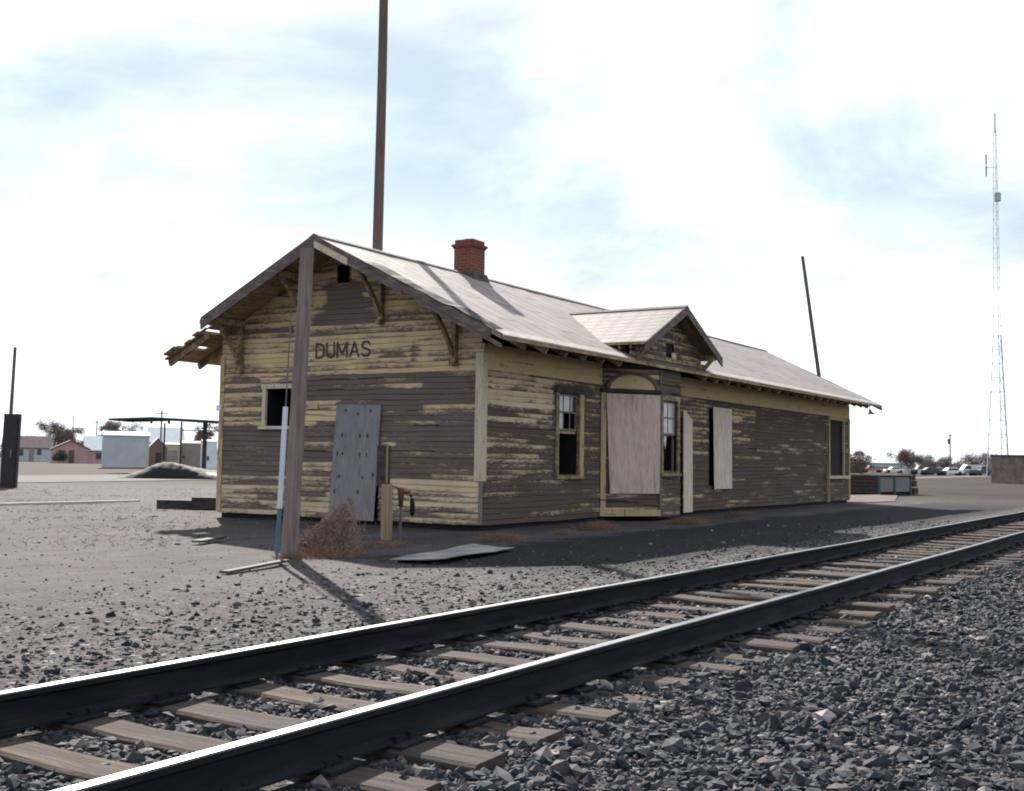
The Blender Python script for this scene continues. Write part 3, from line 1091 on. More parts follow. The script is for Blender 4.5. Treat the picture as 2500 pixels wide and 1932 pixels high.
# roof ----------------------------------------------------------------
def roof_slope(name, y0, y1, x0, x1, mats, parent, ny=10, nx=40, thick=TH, seed=4, edge=0.22):
    """a slightly uneven roof plane with thickness; last strip by the eave carries the edge flashing"""
    rg = np.random.default_rng(seed)
    m = MB()
    ys = np.linspace(y0, y1, ny + 1)
    xs = np.linspace(x0, x1, nx + 1)
    sag = lambda x, y: 0.014 * math.sin(x * .9 + 1) * math.sin(y * 1.3) + rg.normal(0, 0.004)
    top = [[(x, y, roofz(y) + (sag(x, y) if 0 < i < ny else 0)) for x in xs] for i, y in enumerate(ys)]
    v = [p for row in top for p in row] + [(p[0], p[1], p[2] - thick) for row in top for p in row]
    n = (ny + 1) * (nx + 1)
    f, mi = [], []
    for i in range(ny):
        for j in range(nx):
            a = i * (nx + 1) + j
            q = (a, a + 1, a + nx + 2, a + nx + 1)
            if y1 < y0:
                q = q[::-1]
            f.append(q)
            mi.append(0)
            f.append(tuple(k + n for k in q[::-1]))
            mi.append(1)
    for j in range(nx):
        for row in (0, ny):
            a = row * (nx + 1) + j
            f.append((a, a + 1, a + 1 + n, a + n))
            mi.append(1)
    for i in range(ny):
        for cidx in (0, nx):
            a = i * (nx + 1) + cidx
            f.append((a, a + nx + 1, a + nx + 1 + n, a + n))
            mi.append(1)
    m.v, m.f, m.m, m.a = v, f, mi, [(0.5, 0)] * len(v)
    return m.build(name, mats, parent)


roof = roof_slope('roof', W / 2, -E, -O, L + O2, [M['roof'], M['soffit']], depot, ny=12, nx=52)
roof_slope('roof', W / 2, 6.62, -O, L + O2, [M['roof'], M['soffit']], depot, ny=6, nx=30, seed=6)
roof_slope('roof', 6.62, W + E, 1.25, L + O2, [M['roof'], M['soffit']], depot, ny=4, nx=30, seed=7)
# eave flashing strip on the track side (3 mm proud), ridge caps
m = MB()
for x0, x1 in ((-O, 4.2), (9.1, L + O2)):
    m.slab([(x0, -E - .012, roofz(-E - .012) + .006), (x1, -E - .012, roofz(-E - .012) + .006), (x1, -E + .20, roofz(-E + .20) + .02), (x0, -E + .20, roofz(-E + .20) + .02)], .03)
m.build('eave_flashing', M['roof_edge'], depot)
m = MB()
for s in (-1, 1):
    a, b = W / 2, W / 2 + s * 0.13
    pts = [(-O - .03, a, ZR + .035), (L + O2, a, ZR + .035), (L + O2, b, roofz(b) + .03), (-O - .03, b, roofz(b) + .03)]
    m.slab(pts if s > 0 else pts[::-1], .03)
m.build('ridge_cap', M['ridge'], depot)

# broken corner at the back left: bare boards with gaps
tn = math.hypot(1, SL)
y = 6.64
k = 0
while y < W + E + 0.12:
    yb = y + 0.155
    runs = [(-0.80 + 0.25 * random.random(), 1.25)]
    if k == 1:
        runs = [(-0.62, -0.55), (-0.10, 1.25)]
    if k == 5:
        runs = [(-0.55, -0.22), (0.12, 1.25)]
    m = MB()
    for x0, x1 in runs:
        m.slab([(x0, y, roofz(y) - .03), (x1, y, roofz(y) - .03), (x1, yb, roofz(yb) - .03), (x0, yb, roofz(yb) - .03)], .035)
        if k not in (1, 5):
            m.slab([(x0 + .12, y, roofz(y) + .0), (x1, y, roofz(y) + .0), (x1, yb - .01, roofz(yb - .01) + .0), (x0 + .12, yb - .01, roofz(yb - .01) + .0)], .028)
    m.build('sheathing_board', M['soffit'], depot)
    y += 0.162
    k += 1
for x in (-0.45, 0.42, 1.15):
    MB().beam((x, W, roofz(W) - .16), (x, W + E + .12, roofz(W + E + .12) - .16), .06, .13).build('rafter_tail', M['bracket'], depot)

# rake (barge) boards on the front gable and their loose pieces
def rake(y0, y1, z_off0, depth, x, mat, name='barge_board', t=.035):
    m = MB()
    m.hexa([(x, y0, roofz(y0) - depth), (x + t, y0, roofz(y0) - depth), (x + t, y1, roofz(y1) - depth), (x, y1, roofz(y1) - depth),
            (x, y0, roofz(y0) - z_off0), (x + t, y0, roofz(y0) - z_off0), (x + t, y1, roofz(y1) - z_off0), (x, y1, roofz(y1) - z_off0)])
    return m.build(name, mat, depot)


rake(W / 2 + .01, 6.55, -.012, .25, -O - .04, M['rake_board'])
rake(1.35, W / 2 - .01, -.005, .10, -O - .04, M['rake_board'])
rake(2.55, W / 2 - .01, .105, .25, -O - .036, M['trim_pale'])
rake(1.2, 2.545, .105, .24, -O - .036, M['rake_board'])
rake(-E + .25, 1.34, -.005, .17, -O - .04, M['rake_board'])
rake(-E + .02, .9, .175, .25, -O - .036, M['rake_board'])
rake(W / 2 + .2, W + E - .6, .09, .22, L + O2, M['rake_board'])
rake(-E, W / 2, .0, .2, L + O2 + .002, M['rake_board'])
# torn roofing curling along the lower rake
m = MB()
pts0, pts1 = [], []
for i in range(15):
    y = 2.2 - i * 0.22
    h = 0.02 + 0.05 * abs(math.sin(i * 1.1)) + (0.07 if i > 9 else 0)
    pts0.append((-O - 0.06 - 0.03 * math.sin(i * 1.7), y, roofz(y) + h * 0.5 - .02))
    pts1.append((-O + 0.26 + 0.10 * math.sin(i * .8), y - .08, roofz(y - .08) + 0.03 + 0.4 * h))
for i in range(14):
    m.slab([pts0[i], pts0[i + 1], pts1[i + 1], pts1[i]][::-1], .014)
m.build('torn_roofing', M['tar'], depot)

# brackets under the front rake: wall post, diagonal strut and outrigger in one frame
for yb, zb in ((0.60, 3.10), (2.42, 4.00), (4.46, 4.00), (6.26, 3.10)):
    zt = roofz(yb) - TH - .10
    br = MB()
    br.box(-0.125, -0.024, yb - .05, yb + .05, zb, zt - .07)
    br.box(-0.17, -0.024, yb - .06, yb + .06, zb - .09, zb)
    o = br.build('bracket', M['bracket'], depot, bevel=.006)
    MB().beam((0.0, yb, zt), (-O + .06, yb, zt), .10, .13).build('outrigger', M['bracket'], o)
    m = MB()
    prev = None
    for i in range(9):
        t = i / 8
        x = -0.13 - (O - .30) * t ** 1.0
        z = zb + .10 + (zt - .10 - zb - .06) * (t ** 0.75)
        if prev:
            m.beam(prev, (x, yb, z), .075, .085)
        prev = (x, yb, z)
    m.build('strut', M['bracket'], o)

# rafter tails along the track eave
x = 0.05
while x < L:
    if not 4.6 < x < 8.7:
        m = MB()
        y0, y1 = -0.04, -E + .09
        zt0, zt1 = roofz(y0) - TH - .003, roofz(y1) - TH - .003
        m.hexa([(x, y0, zt0 - .16), (x + .075, y0, zt0 - .16), (x + .075, y1 + .10, zt1 - .135), (x, y1 + .10, zt1 - .135),
                (x, y0, zt0), (x + .075, y0, zt0), (x + .075, y1, zt1), (x, y1, zt1)])
        m.build('rafter_tail', M['trim_yellow'] if random.random() < .6 else M['bracket'], depot)
    x += 0.80

# chimney
ch = MB()
ch.box(4.29, 4.83, 3.13, 3.67, 5.30, 6.27)
ch.box(4.265, 4.855, 3.105, 3.695, 6.26, 6.30)
ch.box(4.24, 4.88, 3.08, 3.72, 6.30, 6.36)
ch.box(4.30, 4.82, 3.14, 3.66, 6.37, 6.47)
cho = ch.build('chimney', M['brick'], depot, bevel=.008)
m = MB()
m.hexa([(4.22, 3.0, 5.40), (4.90, 3.0, 5.40), (4.90, 3.78, 5.40), (4.22, 3.78, 5.40), (4.25, 3.085, 5.66), (4.87, 3.085, 5.66), (4.87, 3.715, 5.72), (4.25, 3.715, 5.72)])
m.build('flashing', M['tar'], cho)
MB().tube([(4.56, 3.4, 6.46), (4.56, 3.4, 6.50)], .16, 12).build('flue', M['brick'], cho)

# ---- canted bay and its gabled dormer
BX = [4.90, 6.125, 7.316, 8.54]
BY = -0.90
bay = bpy.data.objects.new('bay', None)
bay.empty_display_size = .2
link(bay, depot)
cl = math.hypot(BX[1] - BX[0], BY)
cd = Vector(((BX[1] - BX[0]) / cl, BY / cl, 0))
cn = Vector((cd.y, -cd.x, 0))          # outwards
dens_bay = lambda u, z: (0.12 + (0.35 if z < 0.22 else 0) + (0.25 if z > 2.85 else 0), 0.35)
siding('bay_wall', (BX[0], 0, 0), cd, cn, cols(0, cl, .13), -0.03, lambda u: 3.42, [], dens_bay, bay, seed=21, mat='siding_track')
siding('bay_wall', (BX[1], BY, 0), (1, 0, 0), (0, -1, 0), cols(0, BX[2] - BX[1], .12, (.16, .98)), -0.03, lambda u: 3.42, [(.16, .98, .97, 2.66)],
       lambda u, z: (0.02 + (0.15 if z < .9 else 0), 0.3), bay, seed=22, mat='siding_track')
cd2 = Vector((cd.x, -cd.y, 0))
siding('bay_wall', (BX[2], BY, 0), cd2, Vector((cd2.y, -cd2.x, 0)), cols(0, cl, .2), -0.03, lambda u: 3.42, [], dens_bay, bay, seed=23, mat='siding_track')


def cp(u, z, off):
    p = Vector((BX[0], 0, 0)) + cd * u + cn * off
    return (p.x, p.y, z)


def cbox(m, u0, u1, z0, z1, o0, o1, mat=0):
    return m.hexa([cp(u0, z0, o1), cp(u1, z0, o1), cp(u1, z0, o0), cp(u0, z0, o0), cp(u0, z1, o1), cp(u1, z1, o1), cp(u1, z1, o0), cp(u0, z1, o0)], mat)


m = MB()
m.hexa([cp(.235, .50, .075), cp(cl - .005, .50, .06), cp(cl - .005, .50, .045), cp(.235, .50, .06), cp(.13, 2.76, .06), cp(cl - .005, 2.76, .055), cp(cl - .005, 2.76, .04), cp(.13, 2.76, .045)])
o = m.build('plywood_board', M['plywood'], bay)
tag(o, 'wide pinkish plywood sheet covering the near side of the bay')
m = MB()
cbox(m, .01, .14, .12, 2.78, .022, .04)
m.build('casing', M['trim_yellow'], bay)
m = MB()
cbox(m, .0, cl + .02, 2.80, 2.875, .022, .085)
m.build('lintel', M['dark_wood'], bay)
# arched head over the boarded opening
m = MB()
uc, ra, rb = cl * .53, cl * .39, .33
N = 14
for i in range(N):
    a0, a1 = math.pi * i / N, math.pi * (i + 1) / N
    q = []
    for (k, off) in ((1.0, .03), (1.0, .075)):
        q += [cp(uc - ra * k * math.cos(a0), 2.875 + rb * k * math.sin(a0), off), cp(uc - ra * k * math.cos(a1), 2.875 + rb * k * math.sin(a1), off),
              cp(uc - ra * 1.17 * math.cos(a1), 2.875 + rb * 1.2 * math.sin(a1), off), cp(uc - ra * 1.17 * math.cos(a0), 2.875 + rb * 1.2 * math.sin(a0), off)]
    m.hexa(q)
m.build('arch_trim', M['rake_board'], bay)
m = MB()
ring = [cp(uc - ra * math.cos(math.pi * i / N), 2.876 + rb * math.sin(math.pi * i / N), .034) for i in range(N + 1)]
m.poly(ring[::-1])
m.build('arch_panel', M['frieze'], bay)
m = MB()
cbox(m, 0.0, cl + .02, -.01, .14, .022, .05)
m.build('base_board', M['trim_yellow'], bay)
m = MB()
m.box(BX[1] - .03, BX[1] + .05, BY - .04, BY - .022, .15, 3.40)
m.build('corner_board', M['rake_board'], bay)
# front bay window
bw = bpy.data.objects.new('window', None)
bw.empty_display_size = .1
link(bw, bay)
m = MB()
m.box(6.20, 6.285, BY - .045, BY + .02, .97, 2.66)
m.box(7.105, 7.20, BY - .045, BY + .02, .97, 2.66)
m.box(6.18, 7.22, BY - .055, BY + .02, 2.66, 2.78)
m.box(6.16, 7.24, BY - .09, BY + .02, .90, .97)
m.build('casing', M['bracket'], bw)
m = MB()
m.add([(6.285, BY - .0, .97), (7.105, BY, .97), (7.105, BY, 2.66), (6.285, BY, 2.66), (6.285, BY + .5, .97), (7.105, BY + .5, .97), (7.105, BY + .5, 2.66), (6.285, BY + .5, 2.66)],
      [(4, 5, 6, 7), (0, 1, 5, 4), (1, 2, 6, 5), (2, 3, 7, 6), (3, 0, 4, 7)])
m.build('reveal', M['void'], bw)
sash(bw, 6.29, 7.10, BY + .03, 1.86, 2.655, 2, 2, [(0, 0, 'glass'), (0, 1, 'glass'), (1, 0, 'glass'), (1, 1, 'glass')])
sh = sash(bw, 6.29, 7.10, BY + .07, .975, 1.88, 1, 1, [])
m = MB()
m.poly([(6.33, BY + .085, 1.84), (6.33, BY + .085, 1.30), (6.42, BY + .085, 1.62), (6.60, BY + .085, 1.70), (6.66, BY + .085, 1.52), (6.74, BY + .085, 1.84)])
m.build('glass_shard', M['glass'], sh)

# dormer
DX, DY0, DZ = 6.65, -1.33, 4.87
DE = 2.17
dz = lambda x: DZ - abs(x - DX) * (DZ - 3.85) / DE
dorm = bpy.data.objects.new('dormer', None)
dorm.empty_display_size = .2
link(dorm, depot)
def on_main(z):      # y where the main track slope has height z
    return W / 2 - (ZR - z) / SL
for s, nm in ((-1, 'roof'), (1, 'roof')):
    xe = DX + s * DE
    pts = [(DX, DY0, DZ), (DX, on_main(DZ) + .05, DZ), (xe, on_main(3.85) + .05, 3.85), (xe, DY0, 3.85)]
    m = MB()
    m.slab(pts if s > 0 else pts[::-1], .06, 0, 1)
    m.build('dormer_roof', [M['roof_dormer'], M['soffit']], dorm)
m = MB()
for s in (-1, 1):
    xb = DX + s * .12
    pts = [(DX, DY0 - .03, DZ + .03), (DX, on_main(DZ) - .05, DZ + .03), (xb, on_main(DZ) - .05, dz(xb) + .025), (xb, DY0 - .03, dz(xb) + .025)]
    m.slab(pts if s > 0 else pts[::-1], .03)
m.build('ridge_cap', M['ridge'], dorm)
for s in (-1, 1):
    m = MB()
    xa, xb = DX + s * .0, DX + s * (DE + .06)
    q = [(xa, DZ), (xb, dz(xb))]
    dp = .20
    m.hexa([(q[0][0], DY0 - .03, q[0][1] - dp), (q[1][0], DY0 - .03, q[1][1] - dp), (q[1][0], DY0 + .005, q[1][1] - dp), (q[0][0], DY0 + .005, q[0][1] - dp),
            (q[0][0], DY0 - .03, q[0][1] + .01), (q[1][0], DY0 - .03, q[1][1] + .01), (q[1][0], DY0 + .005, q[1][1] + .01), (q[0][0], DY0 + .005, q[0][1] + .01)])
    m.build('barge_board', M['rake_board'], dorm)
gx = lambda u: 4.75 + u
siding('gable_wall', (4.75, BY, 0), (1, 0, 0), (0, -1, 0), cols(0, 3.8, .12, (1.70, 2.15)), 3.47, lambda u: dz(gx(u)) - .07, [(1.70, 2.15, 3.66, 4.02)],
       lambda u, z: (0.40, 0.05), dorm, seed=24, mat='siding_track')
m = MB()
m.box(6.45, 6.90, BY + .02, BY + .3, 3.66, 4.05)
m.build('vent', M['void'], dorm)
m = MB()
m.box(6.72, 6.95, BY - .05, BY - .025, 3.66, 3.80)
m.build('loose_slat', M['trim_pale'], dorm)
m = MB()
m.box(4.5, 8.8, BY - .06, BY - .024, 3.56, 3.66)
m.build('pent_board', M['bracket'], dorm)
for xx in (4.72, 8.45):
    m = MB()
    m.box(xx, xx + .13, DY0 + .03, BY + .0, dz(xx + .065) - .25, dz(xx + .065) - .12)
    m.beam((xx + .065, BY - .02, 3.45), (xx + .065, DY0 + .12, dz(xx) - .26), .08, .08)
    m.build('bracket', M['bracket'], dorm)
m = MB()
m.slab([(4.5, -E - .005, roofz(-E) + .012), (8.8, -E - .005, roofz(-E) + .012), (8.8, BY - .03, roofz(BY) + .012), (4.5, BY - .03, roofz(BY) + .012)], .03)
m.build('eave_strip', M['rake_board'], dorm)
for i in range(4):
    y = -.95 + i * .28
    MB().box(4.55, 4.9, y, y + .06, dz(4.6) - .20, dz(4.6) - .075).build('rafter_tail', M['bracket'], dorm)

# hanging lamp under the far corner
lp = empty('hanging_lamp', (25.1, -0.70, 3.13), 'small metal shade lamp hanging under the far end of the depot eave', 'lamp')
m = MB()
m.tube([(25.1, -.70, 3.13), (25.1, -.70, 3.19), (25.1, -.70, 3.24), (25.1, -.70, 3.30)], [.21, .13, .06, .05], 16, cap=False)
m.build('lamp_shade', M['lamp_metal'], lp, smooth=True)
MB().tube([(25.1, -.70, 3.29), (25.1, -.70, 3.60)], .014, 8).build('stem', M['lamp_metal'], lp)

# ------------------------------------------------------------------ track
yF, yN = -7.607, -9.117
ZT = 0.131


def rail(y, label):
    prof = [(-.027, 0), (.027, 0), (.036, -.005), (.037, -.028), (.012, -.044), (.0085, -.13), (.07, -.152), (.07, -.163), (-.07, -.163), (-.07, -.152), (-.0085, -.13), (-.012, -.044), (-.037, -.028), (-.036, -.005)]
    xs = list(np.concatenate([np.arange(-70, 60, 1.5), np.arange(60, 900, 60)]))
    m = MB()
    n = len(prof)
    vs, fs, mi = [], [], []
    for x in xs:
        j = 0.004 * math.sin(x * .3) + .003 * math.sin(x * .9)
        for a, b in prof:
            vs.append((x, y + a + j, ZT + b + j * .5))
    for i in range(len(xs) - 1):
        for k in range(n):
            k2 = (k + 1) % n
            fs.append((i * n + k, i * n + k2, (i + 1) * n + k2, (i + 1) * n + k))
            mi.append(0 if k in (0,) else 1)
    m.v, m.f, m.m, m.a = vs, fs, mi, [(0, 0)] * len(vs)
    fs.append(tuple(range(n)))
    mi.append(1)
    o = m.build('rail', [M['rail_top'], M['rail_web']])
    tag(o, label, 'rail', 'steel rails of the track')
    return o


rail(yF, 'dark steel rail with shiny top on the depot side of the track')
rail(yN, 'dark steel rail with shiny top nearest the camera, loose gravel beside it')

# ties
tie0 = None
x = -21.0
kk = 0
tie_rows = []
while x < 60:
    tie_rows.append(x)
    x += 0.53 + random.uniform(-.05, .07)


def tie_mesh(seed):
    rg = random.Random(seed)
    m = MB()
    n = 11
    ys = [-1.3 + 2.6 * i / (n - 1) for i in range(n)]
    vs, fs = [], []
    for y in ys:
        w = .105 + rg.uniform(-.01, .01)
        h = rg.uniform(-.008, .006)
        vs += [(-w, y, -.14), (-w - .004, y, -.012 + h), (-w + .014, y, 0 + h), (w - .014, y, 0.002 + h), (w + .004, y, -.012 + h), (w, y, -.14)]
    for i in range(n - 1):
        for k in range(5):
            a = i * 6 + k
            fs.append((a, a + 1, a + 7, a + 6))
    fs.append((0, 1, 2, 3, 4, 5))
    fs.append(tuple((n - 1) * 6 + k for k in (5, 4, 3, 2, 1, 0)))
    m.add(vs, fs)
    return m


protos = []
for i, x in enumerate(tie_rows):
    if len(protos) < 6:
        o = tie_mesh(i).build('railroad_tie', M['tie'])
        protos.append(o)
        tag(o, 'weathered wooden tie lying across beneath the two steel rails', 'railroad tie', 'wooden ties under the track')
    else:
        o_src = protos[random.randrange(6)].name
        o = bpy.data.objects[o_src].copy()
        link(o)
    if len(protos) <= 6 and o is protos[-1]:
        for yy in (yF, yN):
            pm = MB()
            pm.box(-.10, .10, yy + 8.36 - .16, yy + 8.36 + .16, 0.004, .018)
            for sx, sy in ((-.05, -.09), (.05, .09), (.05, -.09)):
                pm.box(sx - .016, sx + .016, yy + 8.36 + sy - .016, yy + 8.36 + sy + .016, .018, .045)
            pm.build('tie_plate', M['rail_web'], o)
    else:
        src = bpy.data.objects[o_src]
        for chd in src.children:
            cc = chd.copy()
            link(cc, o)
    dy = random.uniform(-.07, .07)
    o.location = (x, -8.36 + dy, -.046 + random.uniform(-.026, .014))
    o.rotation_euler = (random.uniform(-.006, .006), random.uniform(-.03, .03), random.uniform(-.035, .035))

# ------------------------------------------------------------------ loose stones
def ico():
    p = (1 + 5 ** .5) / 2
    v = np.array([(-1, p, 0), (1, p, 0), (-1, -p, 0), (1, -p, 0), (0, -1, p), (0, 1, p), (0, -1, -p), (0, 1, -p), (p, 0, -1), (p, 0, 1), (-p, 0, -1), (-p, 0, 1)], float)
    v /= np.linalg.norm(v[0])
    f = np.array([(0, 11, 5), (0, 5, 1), (0, 1, 7), (0, 7, 10), (0, 10, 11), (1, 5, 9), (5, 11, 4), (11, 10, 2), (10, 7, 6), (7, 1, 8), (3, 9, 4), (3, 4, 2), (3, 2, 6), (3, 6, 8), (3, 8, 9), (4, 9, 5), (2, 4, 11), (6, 2, 10), (8, 6, 7), (9, 8, 1)])
    return v, f


def stones(name, xy, size, lift, seed, label, tint_lo=0.0, tint_hi=1.0):
    rg = np.random.default_rng(seed)
    bv, bf = ico()
    n = len(xy)
    sc = size[:, None, None] * rg.uniform(.6, 1.25, (n, 1, 3)) * np.array([1, 1, .72])
    V = bv[None] * (1 + rg.normal(0, .26, (n, 12, 1)).clip(-.5, .5)) * sc
    an = rg.uniform(0, 6.283, n)
    tl = rg.normal(0, .45, n)
    c, s = np.cos(tl), np.sin(tl)
    y, z = V[:, :, 1] * c[:, None] - V[:, :, 2] * s[:, None], V[:, :, 1] * s[:, None] + V[:, :, 2] * c[:, None]
    V[:, :, 1], V[:, :, 2] = y, z
    c, s = np.cos(an), np.sin(an)
    x, y = V[:, :, 0] * c[:, None] - V[:, :, 1] * s[:, None], V[:, :, 0] * s[:, None] + V[:, :, 1] * c[:, None]
    V[:, :, 0], V[:, :, 1] = x, y
    zz = gz(xy[:, 0], xy[:, 1])
    V += np.stack([xy[:, 0], xy[:, 1], zz + size * lift], 1)[:, None, :]
    F = bf[None] + (np.arange(n) * 12)[:, None, None]
    me = bpy.data.meshes.new(name)
    nv, nf = n * 12, n * 20
    me.vertices.add(nv)
    me.vertices.foreach_set('co', V.reshape(-1))
    me.loops.add(nf * 3)
    me.loops.foreach_set('vertex_index', F.reshape(-1).astype(np.int32))
    me.polygons.add(nf)
    me.polygons.foreach_set('loop_start', np.arange(0, nf * 3, 3, dtype=np.int32))
    me.update(calc_edges=True)
    t = rg.beta(1.25, 2.7, n) * (tint_hi - tint_lo) + tint_lo
    at = me.attributes.new('tint', 'FLOAT', 'POINT')
    at.data.foreach_set('value', np.repeat(t, 12))
    me.polygons.foreach_set('use_smooth', np.zeros(nf, dtype=bool))
    me.materials.append(M['stone'])
    o = bpy.data.objects.new(name, me)
    link(o)
    return tag(o, label, kind='stuff')


def scatter(n, x0, x1, y0, y1, seed, fall=None, ok=None):
    rg = np.random.default_rng(seed)
    out = np.zeros((0, 2))
    while len(out) < n:
        p = np.stack([rg.uniform(x0, x1, n * 2), rg.uniform(y0, y1, n * 2)], 1)
        rel = p - np.array([CPOS.x, CPOS.y])
        dep = rel @ np.array([0.8504, 0.526])
        lat = rel @ np.array([0.525, -0.851])
        keep = (dep > 0.8) & (np.abs(lat) < dep * 0.62 + 2.6)
        pr = np.clip(5.0 / np.maximum(dep, 1), 0, 1) ** 1.3
        keep &= rg.uniform(0, 1, len(p)) < pr
        if ok is not None:
            keep &= ok(p, rg)
        out = np.concatenate([out, p[keep]])
    return out[:n]


def not_rail(p, rg):
    return (np.abs(p[:, 1] - yF) > .085) & (np.abs(p[:, 1] - yN) > .085)


# camera-side ballast
TXA = np.array(tie_rows)
xy = scatter(76000, -19, 6, -13.5, -9.2, 31, ok=lambda p, r: not_rail(p, r) & ((p[:, 1] < -9.70 + .06 * np.sin(p[:, 0] * 5)) | ((np.min(np.abs(p[:, 0:1] - TXA[None, :]), axis=1) > .13) & (r.uniform(0, 1, len(p)) < .6)) | (r.uniform(0, 1, len(p)) < .05)))
stones('gravel', xy, RNG.gamma(2.3, .0060, len(xy)).clip(.005, .050), .2, 41, 'coarse dark grey track ballast near the camera')
# between and beside the rails
tx = np.array(tie_rows)
def between(p, rg):
    d = np.min(np.abs(p[:, 0:1] - tx[None, :]), axis=1)
    return not_rail(p, rg) & ((d > .125) | (rg.uniform(0, 1, len(p)) < .28))
xy = scatter(33000, -19, 10, -9.9, -6.6, 32, ok=between)
stones('gravel', xy, RNG.gamma(2.6, .0058, len(xy)).clip(.005, .042), .2, 42, 'grey gravel between the ties of the track')
# thinning gravel on the depot side
xy = scatter(17000, -18, 12, -7.3, -2.2, 33, ok=lambda p, r: not_rail(p, r) & (r.uniform(0, 1, len(p)) < np.clip((-p[:, 1] - 2.0) / 5.0, .03, 1) ** 1.5))
stones('gravel', xy, RNG.gamma(2.4, .0052, len(xy)).clip(.005, .045), .05, 43, 'scattered grey stones on the dirt between track and depot')


xy = scatter(6500, -17, 3, -3.0, 16, 34)
stones('pebbles', xy, RNG.gamma(1.5, .0050, len(xy)).clip(.003, .05), .0, 44, 'pebbles and clods on the dirt yard left of the depot', .25, .95)


# ------------------------------------------------------------------ blades and twigs
def blades(name, mat, specs, parent=None):
    """specs: list of (base, tip, width) thin three-sided blades in one mesh"""
    m = MB()
    for a, b, w_ in specs:
        a, b = Vector(a), Vector(b)
        d = (b - a)
        s = d.cross(Vector((random.uniform(-1, 1), random.uniform(-1, 1), .3))).normalized() * w_
        t = s.cross(d).normalized() * w_
        m.add([a + s, a - s * .5 + t * .8, a - s * .5 - t * .8, b], [(0, 1, 3), (1, 2, 3), (2, 0, 3)])
    return m.build(name, mat, parent)


def tuft(cx, cy, rx, ry, h, n, mat, label, name='grass_tuft', cat='dry grass', group='dry grass tufts by the depot wall'):
    sp = []
    for _ in range(n):
        a, r = random.uniform(0, 6.28), random.random() ** .6
        x, y = cx + rx * r * math.cos(a), cy + ry * r * math.sin(a)
        z = float(gz(x, y))
        hh = h * random.uniform(.35, 1.0) * (1.1 - .6 * r)
        sp.append(((x, y, z - .01), (x + random.gauss(0, .10) + .15 * math.cos(a) * r, y + random.gauss(0, .10), z + hh), .004))
    o = blades(name, mat, sp)
    return tag(o, label, cat, group)


# the brown weed heap against the end door
sp = []
hx, hy = -5.78, -1.62
for _ in range(5200):
    # profile: steep right side, long slope to the left; left = (-.52, +.85) in plan
    t = random.random() ** .9
    lft = -0.12 + t * 1.05
    top = 0.80 * max(0.0, 1 - max(0, lft - .02) / .95) ** 1.15
    if lft < 0:
        top *= max(0, 1 + lft / .16)
    zz = random.random() ** .8 * top
    dd = random.gauss(0, .16) * (1.1 - zz)
    px = hx - .52 * lft + .85 * dd
    py = hy + .85 * lft + .52 * dd
    a = Vector((px, py, ZG + zz))
    d = Vector((random.gauss(0, 1), random.gauss(0, 1), random.gauss(.35, .8))).normalized() * random.uniform(.05, .13)
    sp.append((a - d * .5, a + d * .5, .0045))
for _ in range(320):
    lft = random.uniform(-.2, .95)
    top = max(.08, .80 * max(0.0, 1 - max(0, lft) / .95))
    a = Vector((hx - .52 * lft + random.gauss(0, .12), hy + .85 * lft + random.gauss(0, .10), ZG + top * random.uniform(.3, 1.0)))
    d = Vector((random.gauss(0, .7), random.gauss(0, .7), random.uniform(.1, 1.2))).normalized() * random.uniform(.14, .34)
    sp.append((a - d * .4, a + d * .6, .0035))
o = blades('weed_heap', M['tumbleweed'], sp)
tag(o, 'tall peaked heap of brown dry weeds in front of the end doorway', 'weeds')
tuft(-6.5, -1.75, .75, .40, .16, 900, M['dry_grass'], 'low mat of dry brown grass at the foot of the stub pole')
tuft(-4.6, -1.05, .80, .30, .14, 700, M['dry_grass'], 'low dry grass between the weed heap and the wooden post')
tuft(-2.05, -1.75, .50, .35, .20, 700, M['dry_grass'], 'rusty brown grass tuft below the near corner of the depot')
tuft(1.85, -1.55, .60, .30, .26, 750, M['dry_grass'], 'dark brown grass tuft under the left track window')
tuft(0.2, -1.75, .25, .18, .16, 250, M['dry_grass'], 'smallest brown grass tuft, alone left of the tuft under the window')
tuft(5.8, -1.75, .95, .30, .22, 800, M['dry_grass'], 'wide orange brown grass clump in front of the bay')
tuft(10.4, -1.2, .8, .25, .18, 450, M['dry_grass'], 'faint tan grass clump past the bay')

sp = []
for _ in range(3200):
    px_, dp_ = random.uniform(-40, 560), 16 + 33 * random.random() ** 1.1
    d_ = CF + CR * ((px_ - 1249.0) / 2875.9)
    p_ = CPOS + d_ * dp_
    if math.sin(p_.x * 1.1 + 2 * math.sin(p_.y * .7)) + .8 * math.sin(p_.y * 1.9 + p_.x * .4) < random.uniform(-.6, 1.6):
        continue
    z_ = float(gz(p_.x, p_.y))
    sp.append(((p_.x, p_.y, z_), (p_.x + random.gauss(0, .10), p_.y + random.gauss(0, .10), z_ + random.uniform(.02, .09)), .006))
o = blades('dead_weeds', M['twig_tan'], sp)
tag(o, 'thin dead weeds on the dirt left of the depot', kind='stuff')

